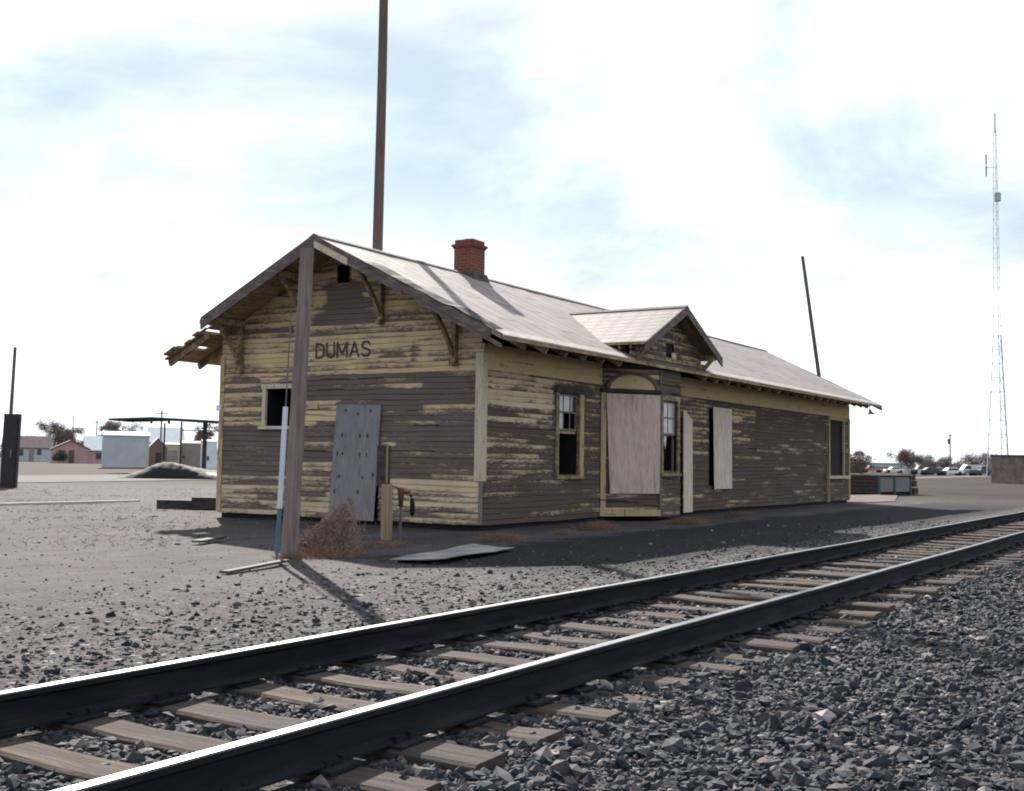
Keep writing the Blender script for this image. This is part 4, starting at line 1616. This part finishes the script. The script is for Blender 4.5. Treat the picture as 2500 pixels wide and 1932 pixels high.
# ------------------------------------------------------------------ stub pole with guy
pb = Vector((-6.95, -1.55, ZG))
pole = empty('utility_pole', pb, 'weathered grey stub pole standing in front of the depot end wall', 'utility pole')
ptop = pb + Vector((.075, -.10, 4.13))
n = 14
pts = [pb + Vector((0, 0, -.2))] + [pb.lerp(ptop, i / n) + Vector((random.gauss(0, .003), random.gauss(0, .003), 0)) for i in range(1, n + 1)]
MB().tube(pts, [.112 - .022 * i / n for i in range(n + 1)], 18).build('shaft', M['pole'], pole, smooth=False)
an = pb + Vector((-.52, -.26, 0.0))
at_ = pb + Vector((-.06, .03, 3.3))
g0, g1, g2 = an.lerp(at_, .0), an.lerp(at_, .20), an.lerp(at_, .60)
MB().tube([an, at_], .009, 6).build('guy_wire', M['wire'], pole)
MB().tube([an.lerp(at_, .03), g1], .028, 10).build('guy_guard', M['pvc_blue'], pole)
m = MB().tube([g1, g2], .034, 10)
m.build('guy_guard', M['pvc'], pole)
MB().tube([an + Vector((-.02, -.02, -.2)), an + Vector((.01, .005, .10))], .014, 8).build('anchor_rod', M['wire'], pole)
MB().box(pb.x - .03, pb.x + .05, pb.y - .12, pb.y - .09, 2.3, 2.42).build('pole_tag', M['wire'], pole)

# tall pole behind the depot, leaning pole behind the far end
tp = empty('utility_pole', (6.7, 7.9, ZG), 'tall round wooden pole rising behind the depot ridge out of the picture', 'utility pole')
pts = [(6.74 + .012 * math.sin(i * .7), 7.93, ZG - .3 + i * 1.1) for i in range(17)]
MB().tube(pts, [.165 - .0032 * i for i in range(17)], 18).build('shaft', M['pole_brown'], tp)
lp2 = empty('utility_pole', (55.6, 9.6, ZG), 'thin dark pole leaning left behind the far end of the depot roof', 'utility pole')
P0, P1 = Vector((55.6, 9.6, ZG)), Vector((54.55, 11.3, 14.6))
MB().tube([P0.lerp(P1, i / 10) for i in range(11)], [.15 - .005 * i for i in range(11)], 12).build('shaft', M['pole_brown'], lp2)

# ------------------------------------------------------------------ small things by the end wall
post = empty('wooden_post', (-3.25, -.30, ZG), 'short tan post with a dark plank top beside the end doorway', 'post')
MB().box(-3.32, -3.18, -.37, -.23, ZG - .2, .78).build('shaft', M['post_tan'], post, bevel=.01)
m = MB().box(-3.30, -3.17, -.30, -.10, .74, 1.42)
m.build('plank', M['dark_wood'], post, bevel=.008)
MB().box(-3.315, -3.303, -.345, -.31, .80, 1.44).build('edge_strip', M['post_tan'], post)

hy_ = empty('standpipe', (-2.90, -.32, ZG), 'rusty red headed water standpipe right of the tan post', 'standpipe')
MB().tube([(-2.90, -.32, ZG - .1), (-2.90, -.32, .55)], .022, 10).build('pipe', M['wire'], hy_)
m = MB()
m.tube([(-2.90, -.32, .40), (-2.90, -.32, .58), (-2.90, -.32, .68), (-2.90, -.32, .72)], [.035, .05, .06, .03], 12)
m.tube([(-2.90, -.32, .64), (-2.82, -.44, .64), (-2.80, -.47, .56)], [.03, .03, .026], 10)
m.build('head', M['rust'], hy_, smooth=True)
m = MB()
m.tube([(-2.93, -.30, .70), (-2.99, -.22, .74), (-3.02, -.18, .66)], [.013, .013, .018], 8)
m.build('handle', M['rust'], hy_)
m = MB()
m.tube([(-2.80, -.47, .55), (-2.79, -.48, .46), (-2.79, -.48, .33), (-2.79, -.48, .25)], [.022, .04, .048, .02], 10)
m.build('hose_end', M['black'], hy_, smooth=True)

# tin sheet on the ground
m = MB()
c0 = [Vector(p) for p in ((-6.60, -2.95, 0), (-6.45, -3.62, 0), (-3.70, -3.05, 0), (-3.30, -2.05, 0))]
nu, nv = 10, 4
vs = []
for i in range(nu + 1):
    for j in range(nv + 1):
        a, b = i / nu, j / nv
        p = c0[0] * (1 - a) * (1 - b) + c0[1] * (1 - a) * b + c0[2] * a * b + c0[3] * a * (1 - b)
        z = float(gz(p.x, p.y)) + .03 + .03 * b * (1 - a) + .05 * max(0, b - .7) + .004 * math.sin(9 * a + 4 * b)
        vs.append((p.x, p.y, z))
fs = [(i * (nv + 1) + j, (i + 1) * (nv + 1) + j, (i + 1) * (nv + 1) + j + 1, i * (nv + 1) + j + 1) for i in range(nu) for j in range(nv)]
m.add(vs, fs)
o = m.build('tin_sheet', M['tin'])
sd = o.modifiers.new('solid', 'SOLIDIFY')
sd.thickness = .012
tag(o, 'bent pale tin sheet lying flat in the shade of the depot', 'metal sheet')
o = MB().beam((-6.15, 1.02, ZG + .05), (-5.30, 1.36, ZG + .06), .16, .03).build('board', M['old_plank'])
tag(o, 'small grey board lying in the shade left of the stub pole', 'board')
o = MB().beam((-9.15, -2.60, ZG + .03), (-7.75, -2.22, ZG + .05), .10, .03).build('plank', M['old_plank'])
tag(o, 'low grey plank half buried at the shadow edge by the stub pole foot', 'plank')

# timbers behind the left corner of the depot
for i, (a, b, z, h, lab) in enumerate([
    ((1.95, 10.95), (3.3, 7.9), .00, .22, 'thick dark timber, the bottom one of the pile behind the left corner'),
    ((2.30, 10.1), (3.6, 7.6), .20, .10, 'thinner dark timber lying on top of the bottom one'),
    ((2.22, 11.0), (3.55, 8.1), .0, .20, 'dark timber at the back of the pile, touching the bottom one')]):
    m = MB()
    m.beam((a[0], a[1], ZG + z + h / 2), (b[0], b[1], ZG + z + h / 2), .24, h)
    o = m.build('timber', M['dark_wood'], bevel=.012)
    tag(o, lab, 'timber', 'timber pile behind the depot')
o = MB().beam((-8.0, 14.55, ZG + .03), (4.4, 14.5, ZG + .02), .12, .075).build('kerb', M['concrete_white'], bevel=.01)
tag(o, 'long low white kerb on the dirt left of the depot', 'kerb')

# ------------------------------------------------------------------ left background
cb = empty('equipment_cabinet', (9.4, 28.6, ZG), 'tall black metal cabinet at the left edge of the view', 'cabinet')
# face roughly across the view
RT = Vector((0.525, -0.851, 0)).normalized()
FW = Vector((0.851, 0.525, 0)).normalized()


def vbox(m, o, r0, r1, d0, d1, z0, z1, mat=0, skew=0.0):
    o = Vector(o)
    q = []
    for z in (z0, z1):
        k = skew if z == z1 else 0
        for r, d in ((r0, d0), (r1, d0), (r1, d1), (r0, d1)):
            p = o + RT * (r + k) + FW * d
            q.append((p.x, p.y, ZG + z))
    return m.hexa(q, mat)


cbo = (9.98, 27.94)
co = (9.98, 27.94, 0)
vbox(MB(), co, -.62, 0.0, 0, .22, -.05, 2.86, skew=.06).build('body', M['cabinet'], cb, bevel=.02)
vbox(MB(), co, -.56, -.06, -.025, -.002, .15, 2.7, skew=.055).build('door', M['cabinet'], cb, bevel=.01)
vbox(MB(), co, -.24, -.18, -.06, -.027, 1.2, 1.5).build('handle', M['wire'], cb)
pl = empty('utility_pole', (9.9, 29.3, ZG), 'dark thin pole standing right behind the black cabinet', 'utility pole')
dpp = CF + CR * ((29 - 1249.0) / 2875.9)
pp = CPOS + dpp * 46.0
MB().tube([(pp.x, pp.y, ZG), (pp.x + .02, pp.y, 2.6), (pp.x + .06, pp.y - .03, 5.35)], [.075, .07, .06], 12).build('shaft', M['pole_brown'], pl)


def house(name, o, wdt, dep, wall_h, ridge_h, mats, label, cat, over=.25, ridge='r', trims=(), group=None, turn=2.0):
    """o = near left ground corner, right along RT, depth along FW; ridge along r (across the view) or d"""
    o = Vector((o[0], o[1], 0))
    root = empty(name, (o.x, o.y, ZG), label, cat, group)
    fw_ = Vector((o.x - CPOS.x, o.y - CPOS.y, 0)).normalized()
    a_ = math.radians(turn)
    fw_ = Vector((fw_.x * math.cos(a_) - fw_.y * math.sin(a_), fw_.x * math.sin(a_) + fw_.y * math.cos(a_), 0))
    rt_ = Vector((fw_.y, -fw_.x, 0))
    P = lambda r, d, z: tuple(o + rt_ * r + fw_ * d + Vector((0, 0, ZG + z)))
    m = MB()
    if ridge == 'r':
        prof = [(0, 0), (dep, 0), (dep, wall_h), (dep / 2, ridge_h - .06), (0, wall_h)]
        a = [P(0, d, z) for d, z in prof]
        b = [P(wdt, d, z) for d, z in prof]
    else:
        prof = [(0, 0), (wdt, 0), (wdt, wall_h), (wdt / 2, ridge_h - .06), (0, wall_h)]
        a = [P(r, 0, z) for r, z in prof]
        b = [P(r, dep, z) for r, z in prof]
    n = 5
    m.add(a + b, [tuple(range(n - 1, -1, -1)), tuple(range(n, 2 * n))] + [(i, (i + 1) % n, n + (i + 1) % n, n + i) for i in (1, 4, 0)])
    m.build('wall', mats[0], root)
    m = MB()
    if ridge == 'r':
        k = (ridge_h - wall_h) / (dep / 2)
        for s in (0, 1):
            e0 = -over if s == 0 else dep + over
            pts = [P(-over, e0, wall_h - k * over + .03), P(wdt + over, e0, wall_h - k * over + .03), P(wdt + over, dep / 2, ridge_h + .03), P(-over, dep / 2, ridge_h + .03)]
            m.slab(pts if s == 0 else pts[::-1], .10)
    else:
        k = (ridge_h - wall_h) / (wdt / 2)
        for s in (0, 1):
            e0 = -over if s == 0 else wdt + over
            pts = [P(e0, -over, wall_h - k * over + .03), P(wdt / 2, -over, ridge_h + .03), P(wdt / 2, dep + over, ridge_h + .03), P(e0, dep + over, wall_h - k * over + .03)]
            m.slab(pts if s == 0 else pts[::-1], .10)
    m.build('roof', mats[1], root)
    for (nm, r0, r1, z0, z1, mt) in trims:
        mm = MB()
        q = [P(r0, -.05, z0), P(r1, -.05, z0), P(r1, -.004, z0), P(r0, -.004, z0), P(r0, -.05, z1), P(r1, -.05, z1), P(r1, -.004, z1), P(r0, -.004, z1)]
        mm.hexa(q)
        mm.build(nm, mt, root)
    return root


def at_px(px, dep):
    """point on the ground seen in column px (0..2500) at that depth - used once to lay out the far town"""
    d = CF + CR * ((px - 1249.0) / 2875.9)
    p = CPOS + d * dep
    return Vector((p.x, p.y, 0))


D_ = at_px
house('bungalow', (at_px(18, 200)), 7.4, 6.5, 2.5, 4.4, (M['wall_blue'], M['roof_brown']), 'pale blue bungalow with brown roof right of the black cabinet', 'house',
      trims=[('window', 5.2, 5.9, 1.2, 2.2, M['dark_glass']), ('window', 2.0, 3.0, 1.0, 2.1, M['dark_glass']), ('door', 3.9, 4.7, 0, 2.0, M['wall_dun'])])
ph = house('gabled_house', (at_px(136, 180)), 5.2, 7, 2.3, 3.55, (M['wall_pink'], M['roof_brown']), 'small pink house with a street facing gable', 'house', ridge='d',
           trims=[('window', .9, 1.8, 1.0, 2.0, M['dark_glass']), ('door', 2.3, 3.1, 0, 2.0, M['dark_glass'])])
house('long_house', (at_px(216, 182)), 6.5, 8, 2.15, 4.3, (M['wall_pink'], M['roof_paleblue']), 'low pink wing with pale grey roof joined right of the pink gable', 'house',
      trims=[('window', 1.5, 2.3, .7, 1.6, M['dark_glass'])])
gh = house('metal_shed', (at_px(258, 119)), 4.45, 3, 3.35, 3.75, (M['wall_grey'], M['roof_paleblue']), 'plain pale grey metal shed behind the left end of the dirt mound', 'shed', over=.08,
           trims=[('corner_trim', 4.28, 4.44, 0, 3.1, M['trim_gold']), ('base_strip', .05, 4.2, .0, .15, M['wall_dun'])])
house('cottage', (at_px(370, 128)), 1.9, 4, 2.3, 3.3, (M['wall_brown'], M['roof_paleblue']), 'narrow dark brown gabled cottage just right of the pale grey shed', 'house', ridge='d', over=.06,
      trims=[('door', .7, 1.3, 0, 1.7, M['dark_glass'])])
house('warehouse', (at_px(372, 190)), 5.2, 9, 3.6, 6.0, (M['wall_blue'], M['roof_paleblue']), 'pale blue roofed warehouse rising behind the brown cottage', 'warehouse',
      trims=[('door', 1.0, 2.2, 0, 2.2, M['wall_dun'])])
house('garage', (at_px(409, 140)), 1.9, 5, 2.7, 2.9, (M['wall_tan'], M['wall_tan']), 'yellowish tan flat roofed garage left of the canopy post', 'garage', over=.03,
      trims=[('door', .3, 1.5, 0, 2.0, M['wall_dun'])])
house('stucco_building', (at_px(447, 142)), 2.9, 6, 2.9, 3.2, (M['wall_dun'], M['wall_dun']), 'dull tan building right of the canopy post', 'building', over=.03,
      trims=[('window', .25, .5, 1.1, 1.4, M['dark_glass'])])
house('white_shed', (at_px(499, 130)), 1.6, 4, 3.0, 3.2, (M['wall_white'], M['roof_paleblue']), 'white shed at the right end of the lot, touching the tan building', 'shed', over=.04,
      trims=[('door', .55, .75, .9, 1.4, M['dark_glass'])])

# open canopy
cn_ = empty('canopy', tuple(at_px(415, 90)) [:2] + (ZG,), 'long thin dark canopy on posts above the town buildings', 'canopy')
co = at_px(268, 90)


def vp(o, r, d, z):
    p = Vector(o) + RT * r + FW * d
    return (p.x, p.y, ZG + z)


m = MB()
for (r0, z0, r1, z1) in ((0, 4.12, 3.3, 4.28), (3.3, 4.28, 9.6, 4.02)):
    m.hexa([vp(co, r0, 0, z0 - .13), vp(co, r1, 0, z1 - .16), vp(co, r1, 5, z1 - .16), vp(co, r0, 5, z0 - .13), vp(co, r0, 0, z0), vp(co, r1, 0, z1), vp(co, r1, 5, z1), vp(co, r0, 5, z0)])
m.build('roof', M['canopy'], cn_)
for r, d, w_ in ((5.55, .2, .10), (7.25, .6, .24), (8.6, .4, .10), (3.0, 4.5, .09)):
    MB().beam(vp(co, r, d, -.05), vp(co, r, d, 3.95), w_, w_).build('post', M['canopy'], cn_)
MB().beam(vp(co, 5.6, .2, 3.30), vp(co, 9.4, .3, 3.30), .07, .07).build('crossbar', M['canopy'], cn_)
for r in (3.2, 4.55):
    MB().beam(vp(co, r, .3, 3.78), vp(co, r, .3, 4.05), .14, .14).build('light_fixture', M['wire'], cn_)

# dirt mound
m = MB()
mo = at_px(362, 68.5)
N1, N2 = 64, 24
vs = []
for i in range(N1 + 1):
    for j in range(N2 + 1):
        a, b = i / N1, j / N2
        r = -1.9 + a * 7.2
        d = -1.3 + b * 3.6
        prof = np.interp(r, [-1.9, -1.0, -.2, .5, 1.0, 1.6, 2.6, 3.4, 4.4, 5.3], [.02, .36, .62, .90, 1.02, .98, .80, .66, .55, -.03])
        cross = max(0, 1 - abs((d - .5) / 1.8) ** 2.6)
        h = prof * cross * .9 + (.03 * math.sin(r * 9.1 + d * 7) * math.sin(d * 8.3 - r * 3) * cross) + (.10 * float(vnoise(np.array([r * 4.]), np.array([d * 4.]), 9)[0]) * cross) - .02
        vs.append(vp(mo, r, d, h))
fs = [(i * (N2 + 1) + j, (i + 1) * (N2 + 1) + j, (i + 1) * (N2 + 1) + j + 1, i * (N2 + 1) + j + 1) for i in range(N1) for j in range(N2)]
m.add(vs, fs)
o = m.build('dirt_mound', M['mound'], smooth=True)
tag(o, 'dark heap of dirt beside the pale road', 'dirt mound')
m = MB()
m.hexa([vp(mo, 3.55, -.9, .12), vp(mo, 4.7, -1.1, -.02), vp(mo, 4.75, -.6, .05), vp(mo, 3.6, -.4, .30), vp(mo, 3.55, -.9, .16), vp(mo, 4.7, -1.1, .02), vp(mo, 4.75, -.6, .36), vp(mo, 3.6, -.4, .44)])
o = m.build('tarpaulin', M['tarp'])
tag(o, 'white tarpaulin lying against the right end of the dirt mound', 'tarpaulin')


# trees
def bare_tree(name, o, h, wd, n, mats, label, cat='tree', group=None, trunk_h=.3, seed=1, leafy=False, tw=.03):
    rg = random.Random(seed)
    root = empty(name, (o[0], o[1], ZG), label, cat, group)
    o = Vector((o[0], o[1], ZG))
    m = MB()
    m.tube([o + Vector((0, 0, -.2)), o + Vector((.05, .02, h * trunk_h)), o + Vector((.0, .1, h * .55))], [h * .028, h * .022, h * .010], 8)
    ends = []
    for i in range(11):
        a = rg.uniform(0, 6.28)
        s0 = o + Vector((0, 0, h * rg.uniform(trunk_h * .6, .5)))
        e0 = o + Vector((math.cos(a) * wd * rg.uniform(.2, .42), math.sin(a) * wd * rg.uniform(.2, .42), h * rg.uniform(.45, .88)))
        mid = s0.lerp(e0, .5) + Vector((0, 0, h * .05))
        m.tube([s0, mid, e0], [h * .012, h * .008, h * .004], 6)
        ends.append((s0, e0))
    m.build('trunk', mats[0], root)
    sp = []
    cl = [(Vector((rg.gauss(0, .24) * wd, rg.gauss(0, .24) * wd, h * rg.uniform(.38, .92))), rg.uniform(.10, .22) * wd) for _ in range(11)]
    cl += [(e - o, .14 * wd) for _, e in ends]
    for _ in range(int(n * 2.6)):
        c, r = rg.choice(cl)
        p = o + c + Vector((rg.gauss(0, r * .6), rg.gauss(0, r * .6), rg.gauss(0, r * .5)))
        p.z = max(p.z, ZG + .1)
        up = Vector((rg.gauss(0, .7), rg.gauss(0, .7), rg.gauss(.55 if not leafy else 0, .5))).normalized() * rg.uniform(.03, .09) * h
        sp.append((p - up * .5, p + up * .5, tw * rg.uniform(.6, 1.4)))
    blades('crown', mats[1], sp, root)
    return root


TB, TG, TT = M['twig_brown'], M['twig_grey'], M['twig_tan']
bare_tree('tree', at_px(140, 222), 7.6, 6.0, 1500, (TB, TB), 'wide brown leafless tree behind the pink gable, nearest the bungalow', seed=3, tw=.05)
bare_tree('tree', at_px(190, 228), 6.6, 4.8, 1100, (TB, TB), 'lower brown leafless tree right of the wide one behind the pink gable', seed=4, tw=.05)
bare_tree('tree', at_px(271, 230), 8.2, 4.4, 1300, (TT, TT), 'tan leafless tree just over the left top of the metal shed', seed=5, tw=.05)
bare_tree('tree', at_px(322, 262), 9.2, 7.0, 1000, (TG, TG), 'thin grey leafless tree over the metal shed roof, under the canopy', seed=6, tw=.05)
bare_tree('tree', at_px(505, 170), 6.3, 3.6, 900, (TB, TB), 'brown leafless tree beside the depot wall, above the white shed', seed=7, tw=.05)
bare_tree('tree', at_px(60, 240), 5.3, 8.0, 900, (TG, TG), 'grey brush above the bungalow roof by the black cabinet', seed=8, tw=.05)
bare_tree('bush', at_px(153, 176.5), 1.6, 2.6, 900, (M['evergreen'], M['evergreen']), 'dark clipped bush in front of the pink gable', 'bush', seed=9, leafy=True, tw=.06)


def far_pole(px, dep, h, r, label, arm=True, lean=0.0):
    o = at_px(px, dep)
    root = empty('utility_pole', (o.x, o.y, ZG), label, 'utility pole')
    t = Vector((o.x, o.y, ZG)) + RT * lean + Vector((0, 0, h))
    MB().tube([(o.x, o.y, ZG - .2), tuple(t)], [r, r * .8], 8).build('shaft', M['pole'], root)
    if arm:
        c = t - Vector((0, 0, h * .06))
        MB().beam(c - RT * .9, c + RT * .9, .12, .14).build('crossarm', M['pole'], root)
    return root


far_pole(398, 172, 8.0, .14, 'thin utility pole sticking up over the canopy roof')
far_pole(183, 250, 9.6, .12, 'faint far pole between the trees behind the pink gable', arm=False)
far_pole(241, 240, 8.5, .13, 'far grey pole left of the tan tree')
o = far_pole(2318, 260, 9.0, .17, 'slender utility pole with a transformer against the right horizon', arm=False)
p = at_px(2318, 260)
MB().tube([(p.x - .3, p.y + .2, ZG + 6.6), (p.x - .3, p.y + .2, ZG + 7.8)], .30, 10).build('transformer', M['wire'], o)
MB().beam(Vector((p.x, p.y, ZG + 8.5)) - RT * .7, Vector((p.x, p.y, ZG + 8.5)) + RT * .7, .12, .14).build('crossarm', M['pole'], o)

# ------------------------------------------------------------------ right background
K = Vector((38.2, 2.4, 0))
u1 = Vector((3.0, -.85, 0)).normalized()
u2 = Vector((.85, 3.0, 0)).normalized()
pf = empty('loading_platform', (38.2, 2.4, ZG), 'low dark timber loading platform with metal sheet panels beyond the depot', 'loading platform')


def kb(m, a0, a1, b0, b1, z0, z1, mat=0):
    q = []
    for z in (z0, z1):
        for a, b in ((a0, b0), (a1, b0), (a1, b1), (a0, b1)):
            p = K + u1 * a + u2 * b
            q.append((p.x, p.y, ZG + z))
    return m.hexa(q, mat)


m = MB()
for i in range(14):
    kb(m, -.05, 3.25, -.10 + i * .36, .23 + i * .36, .90, .96 + .01 * (i % 3))
m.build('deck', M['grey_wood'], pf)
m = MB()
for i in range(5):
    kb(m, .0, .05, .02, 4.8, .06 + i * .17, .20 + i * .17)
m.build('side_boards', M['dark_wood'], pf)
kb(MB(), .06, 3.1, .08, 4.7, .0, .89).build('frame', M['void'], pf)
for a in (.02, 1.42, 2.96):
    kb(MB(), a, a + .12, -.06, .04, -.05, .90).build('post', M['teal'], pf)
for a0, a1 in ((.15, 1.41), (1.55, 2.95)):
    kb(MB(), a0, a1, -.02, .02, .14, .84).build('metal_panel', M['galv'], pf)
for i, (z, s) in enumerate(((0, .34), (.36, .30), (.68, .26))):
    m = MB()
    kb(m, 3.2, 3.2 + s + .1, -.1 + .05 * i, 2.4, z + .02, z + .02 + .30)
    o = m.build('timber', M['dark_wood'], bevel=.02)
    tag(o, ['lowest', 'middle', 'topmost'][i] + ' timber of the dark stack at the right end of the platform', 'timber', 'timbers stacked by the platform')

bare_tree('bush', at_px(2092, 72), 2.1, 2.3, 1500, (TB, TB), 'leafless brown bush touching the far corner of the depot', 'bush', seed=12, tw=.02)
house('long_house', at_px(2084, 310), 13.2, 9, 2.6, 4.2, (M['wall_blue'], M['roof_white']), 'long low building with a bright white roof beyond the platform', 'building', over=.4,
      trims=[('window', 5.0, 8.5, .5, 1.4, M['dark_glass']), ('door', 11.0, 12.0, 0, 1.7, M['wall_dun'])])
bare_tree('tree', at_px(2219, 262), 5.9, 6.0, 1500, (TG, TB), 'round brown tree at the right end of the white roofed building', seed=14, tw=.06)
bare_tree('tree', at_px(2095, 340), 6.2, 4.5, 800, (TB, TB), 'small reddish tree above the left end of the white roof', seed=15, tw=.06)
bare_tree('tree', at_px(2262, 330), 4.9, 7.0, 1100, (TG, TG), 'grey bush like tree in the right horizon line, left of the white sedan', seed=16, tw=.07)
bare_tree('tree', at_px(2300, 340), 4.6, 6.0, 900, (TB, TB), 'brown low tree right above the white sedan', seed=17, tw=.07)
bare_tree('tree', at_px(2380, 345), 5.6, 11.0, 1700, (TB, TB), 'broad brown tree above the white van', seed=18, tw=.07)
sp = []
for _ in range(9000):
    px = random.uniform(2150, 2560)
    dep = random.uniform(520, 640)
    p = at_px(px, dep)
    z = random.random() ** 1.4 * (3.5 + 1.3 * math.sin(px * .05) + 1.0 * math.sin(px * .17))
    sp.append(((p.x, p.y, ZG + z), (p.x + random.gauss(0, .5), p.y + random.gauss(0, .5), ZG + z + random.uniform(.6, 1.6)), .14))
for _ in range(6000):
    px = random.uniform(-60, 560)
    dep = random.uniform(380, 470)
    p = at_px(px, dep)
    z = random.random() ** 1.4 * (3.0 + 1.2 * math.sin(px * .05) + 1.0 * math.sin(px * .17))
    sp.append(((p.x, p.y, ZG + z), (p.x + random.gauss(0, .5), p.y + random.gauss(0, .5), ZG + z + random.uniform(.6, 1.6)), .12))
o = blades('far_treeline', M['twig_grey'], sp)
tag(o, 'grey line of distant brush along the horizon', kind='stuff')


def vehicle(o, kind, paint, label, flip=False):
    """side-on car built from its profile; right = RT"""
    o = Vector((o[0], o[1], 0))
    root = empty({'sedan': 'sedan', 'van': 'van', 'pickup': 'pickup_truck'}[kind], (o.x, o.y, ZG), label, {'sedan': 'car', 'van': 'van', 'pickup': 'pickup truck'}[kind], 'vehicles parked beyond the field')
    if kind == 'sedan':
        body = [(0, .35), (0, .72), (.15, .85), (1.25, .95), (1.75, 1.40), (3.2, 1.42), (3.85, 1.0), (4.55, .95), (4.65, .4)]
        win = [(1.45, .98), (1.85, 1.34), (3.15, 1.35), (3.65, 1.0)]
        wh, wd = (.85, 3.75), 1.75
    elif kind == 'van':
        body = [(0, .4), (0, .95), (.75, 1.15), (1.35, 1.95), (1.7, 2.08), (4.9, 2.08), (5.0, 1.9), (5.0, .4)]
        win = [(1.0, 1.25), (1.45, 1.85), (2.3, 1.85), (2.3, 1.25)]
        wh, wd = (.95, 4.05), 1.95
    else:
        body = [(0, .45), (0, 1.0), (1.3, 1.1), (1.7, 1.75), (2.9, 1.78), (3.0, 1.12), (5.2, 1.12), (5.25, .5)]
        win = [(1.55, 1.15), (1.85, 1.68), (2.8, 1.70), (2.85, 1.15)]
        wh, wd = (.95, 4.2), 1.9
    Lx = body[-1][0]
    fx = (lambda r: Lx - r) if flip else (lambda r: r)
    n = len(body)
    a = [vp(o, fx(r), 0, z) for r, z in body]
    b = [vp(o, fx(r), wd, z) for r, z in body]
    m = MB()
    m.add(a + b, [tuple(range(n)), tuple(range(2 * n - 1, n - 1, -1))] + [(i, n + i, n + (i + 1) % n, (i + 1) % n) for i in range(n)])
    m.build('body', paint, root, bevel=.05)
    q = [vp(o, fx(r), -.012, z) for r, z in win]
    q2 = [vp(o, fx(r), -.002, z) for r, z in win]
    m = MB()
    m.add(q + q2, [(0, 1, 2, 3), (4, 5, 6, 7)] + [(i, (i + 1) % 4, 4 + (i + 1) % 4, 4 + i) for i in range(4)])
    m.build('side_window', M['dark_glass'], root)
    for r in wh:
        for d0, d1 in ((-.02, .2), (wd - .2, wd + .02)):
            MB().tube([vp(o, fx(r), d0, .34), vp(o, fx(r), d1, .34)], .34, 16).build('wheel', M['tyre'], root)
    return root


vehicle(at_px(2292, 218), 'sedan', M['car_white'], 'white sedan facing left, the brightest in the parked row')
vehicle(at_px(2340, 229), 'van', M['car_silver'], 'pale silver van parked behind the nose of the dark teal pickup', flip=False)
vehicle(at_px(2363, 214), 'pickup', M['car_blue'], 'dark teal pickup, rightmost of the parked row', flip=True)
vehicle(at_px(2246, 213), 'sedan', M['car_dark'], 'black sedan parked left of the white sedan', flip=True)
vehicle(at_px(2256, 226), 'sedan', M['car_silver'], 'silver grey sedan behind the black sedan')
vehicle(at_px(2222, 232), 'pickup', M['car_dark'], 'black pickup, leftmost in the row next to the round brown tree')
vehicle(at_px(2105, 285), 'pickup', M['car_red'], 'dull red pickup seen over the platform near the brown bush')
vehicle(at_px(2160, 282), 'sedan', M['car_white'], 'white car seen over the platform before the white roofed building')

# tan block hut at the right edge
bk = at_px(2417, 111)
RT0, FW0 = RT, FW
FW = Vector((bk.x + 3 - CPOS.x, bk.y - 2 - CPOS.y, 0)).normalized()
RT = Vector((FW.y, -FW.x, 0))
bkr = empty('block_hut', (bk.x, bk.y, ZG), 'plain tan block hut with a teal roof edge at the right edge of the view', 'hut')
vbox(MB(), bk, 0, 4.6, 0, 3.5, -.05, 2.45).build('wall', M['block'], bkr)
vbox(MB(), bk, -.06, 4.66, -.06, 3.56, 2.452, 2.66).build('roof', M['teal'], bkr)
vbox(MB(), bk, 1.6, 2.5, -.03, -.003, 0, 1.95).build('door', M['block'], bkr)
RT, FW = RT0, FW0

# radio mast
mb_ = at_px(2437, 200)
tw = empty('radio_mast', (mb_.x, mb_.y, ZG), 'tall lattice radio mast tapering up at the right edge', 'radio mast')
HT = 60.0
wz = lambda z: (3.6 - (3.6 - 1.25) * min(1, z / 24.0)) if z < 24 else max(.35, 1.25 - (z - 24) / 36 * .75)
leg = lambda k, z: Vector((mb_.x, mb_.y, ZG + z)) + (RT * math.cos(2.0944 * k + .35) + FW * math.sin(2.0944 * k + .35)) * wz(z) * .577
sections = [(0, 24, 'tower_steel', .075, 2.4), (24, 34, 'tower_red', .040, 1.6), (34, 44, 'tower_white', .038, 1.6), (44, 52, 'tower_red', .036, 1.4), (52, HT, 'tower_white', .034, 1.4)]
for z0, z1, mt, rr, st in sections:
    m = MB()
    nst = max(1, int(round((z1 - z0) / st)))
    for i in range(nst):
        a, b = z0 + (z1 - z0) * i / nst, z0 + (z1 - z0) * (i + 1) / nst
        for k in range(3):
            m.tube([leg(k, a), leg(k, b)], rr * (1.9 if (k == 0 and z0 == 0) else 1.0), 5, cap=False)
            k2 = (k + 1) % 3
            if i % 2:
                m.tube([leg(k, a), leg(k2, b)], rr * .5, 4, cap=False)
            else:
                m.tube([leg(k2, a), leg(k, b)], rr * .5, 4, cap=False)
            m.tube([leg(k, b), leg(k2, b)], rr * .45, 4, cap=False)
    m.build('lattice_section', M[mt], tw)
c = Vector((mb_.x, mb_.y, ZG))
MB().tube([c + Vector((0, 0, 59)), c + Vector((0, 0, 62.5))], .12, 8).build('antenna', M['tower_steel'], tw)
MB().tube([c + RT * .3 + Vector((0, 0, 47.2)), c + RT * .3 + Vector((0, 0, 48.6))], .55, 12).build('dish', M['tower_steel'], tw)
for z in (51.5, 53.5):
    MB().tube([c - RT * 1.6 + Vector((0, 0, z)), c - RT * 1.6 + Vector((0, 0, z + 1.8))], .14, 8).build('antenna', M['tower_red'], tw)
MB().beam(c - RT * 1.6 + Vector((0, 0, 53)), c + RT * .2 + Vector((0, 0, 53)), .07, .07).build('antenna_arm', M['tower_steel'], tw)
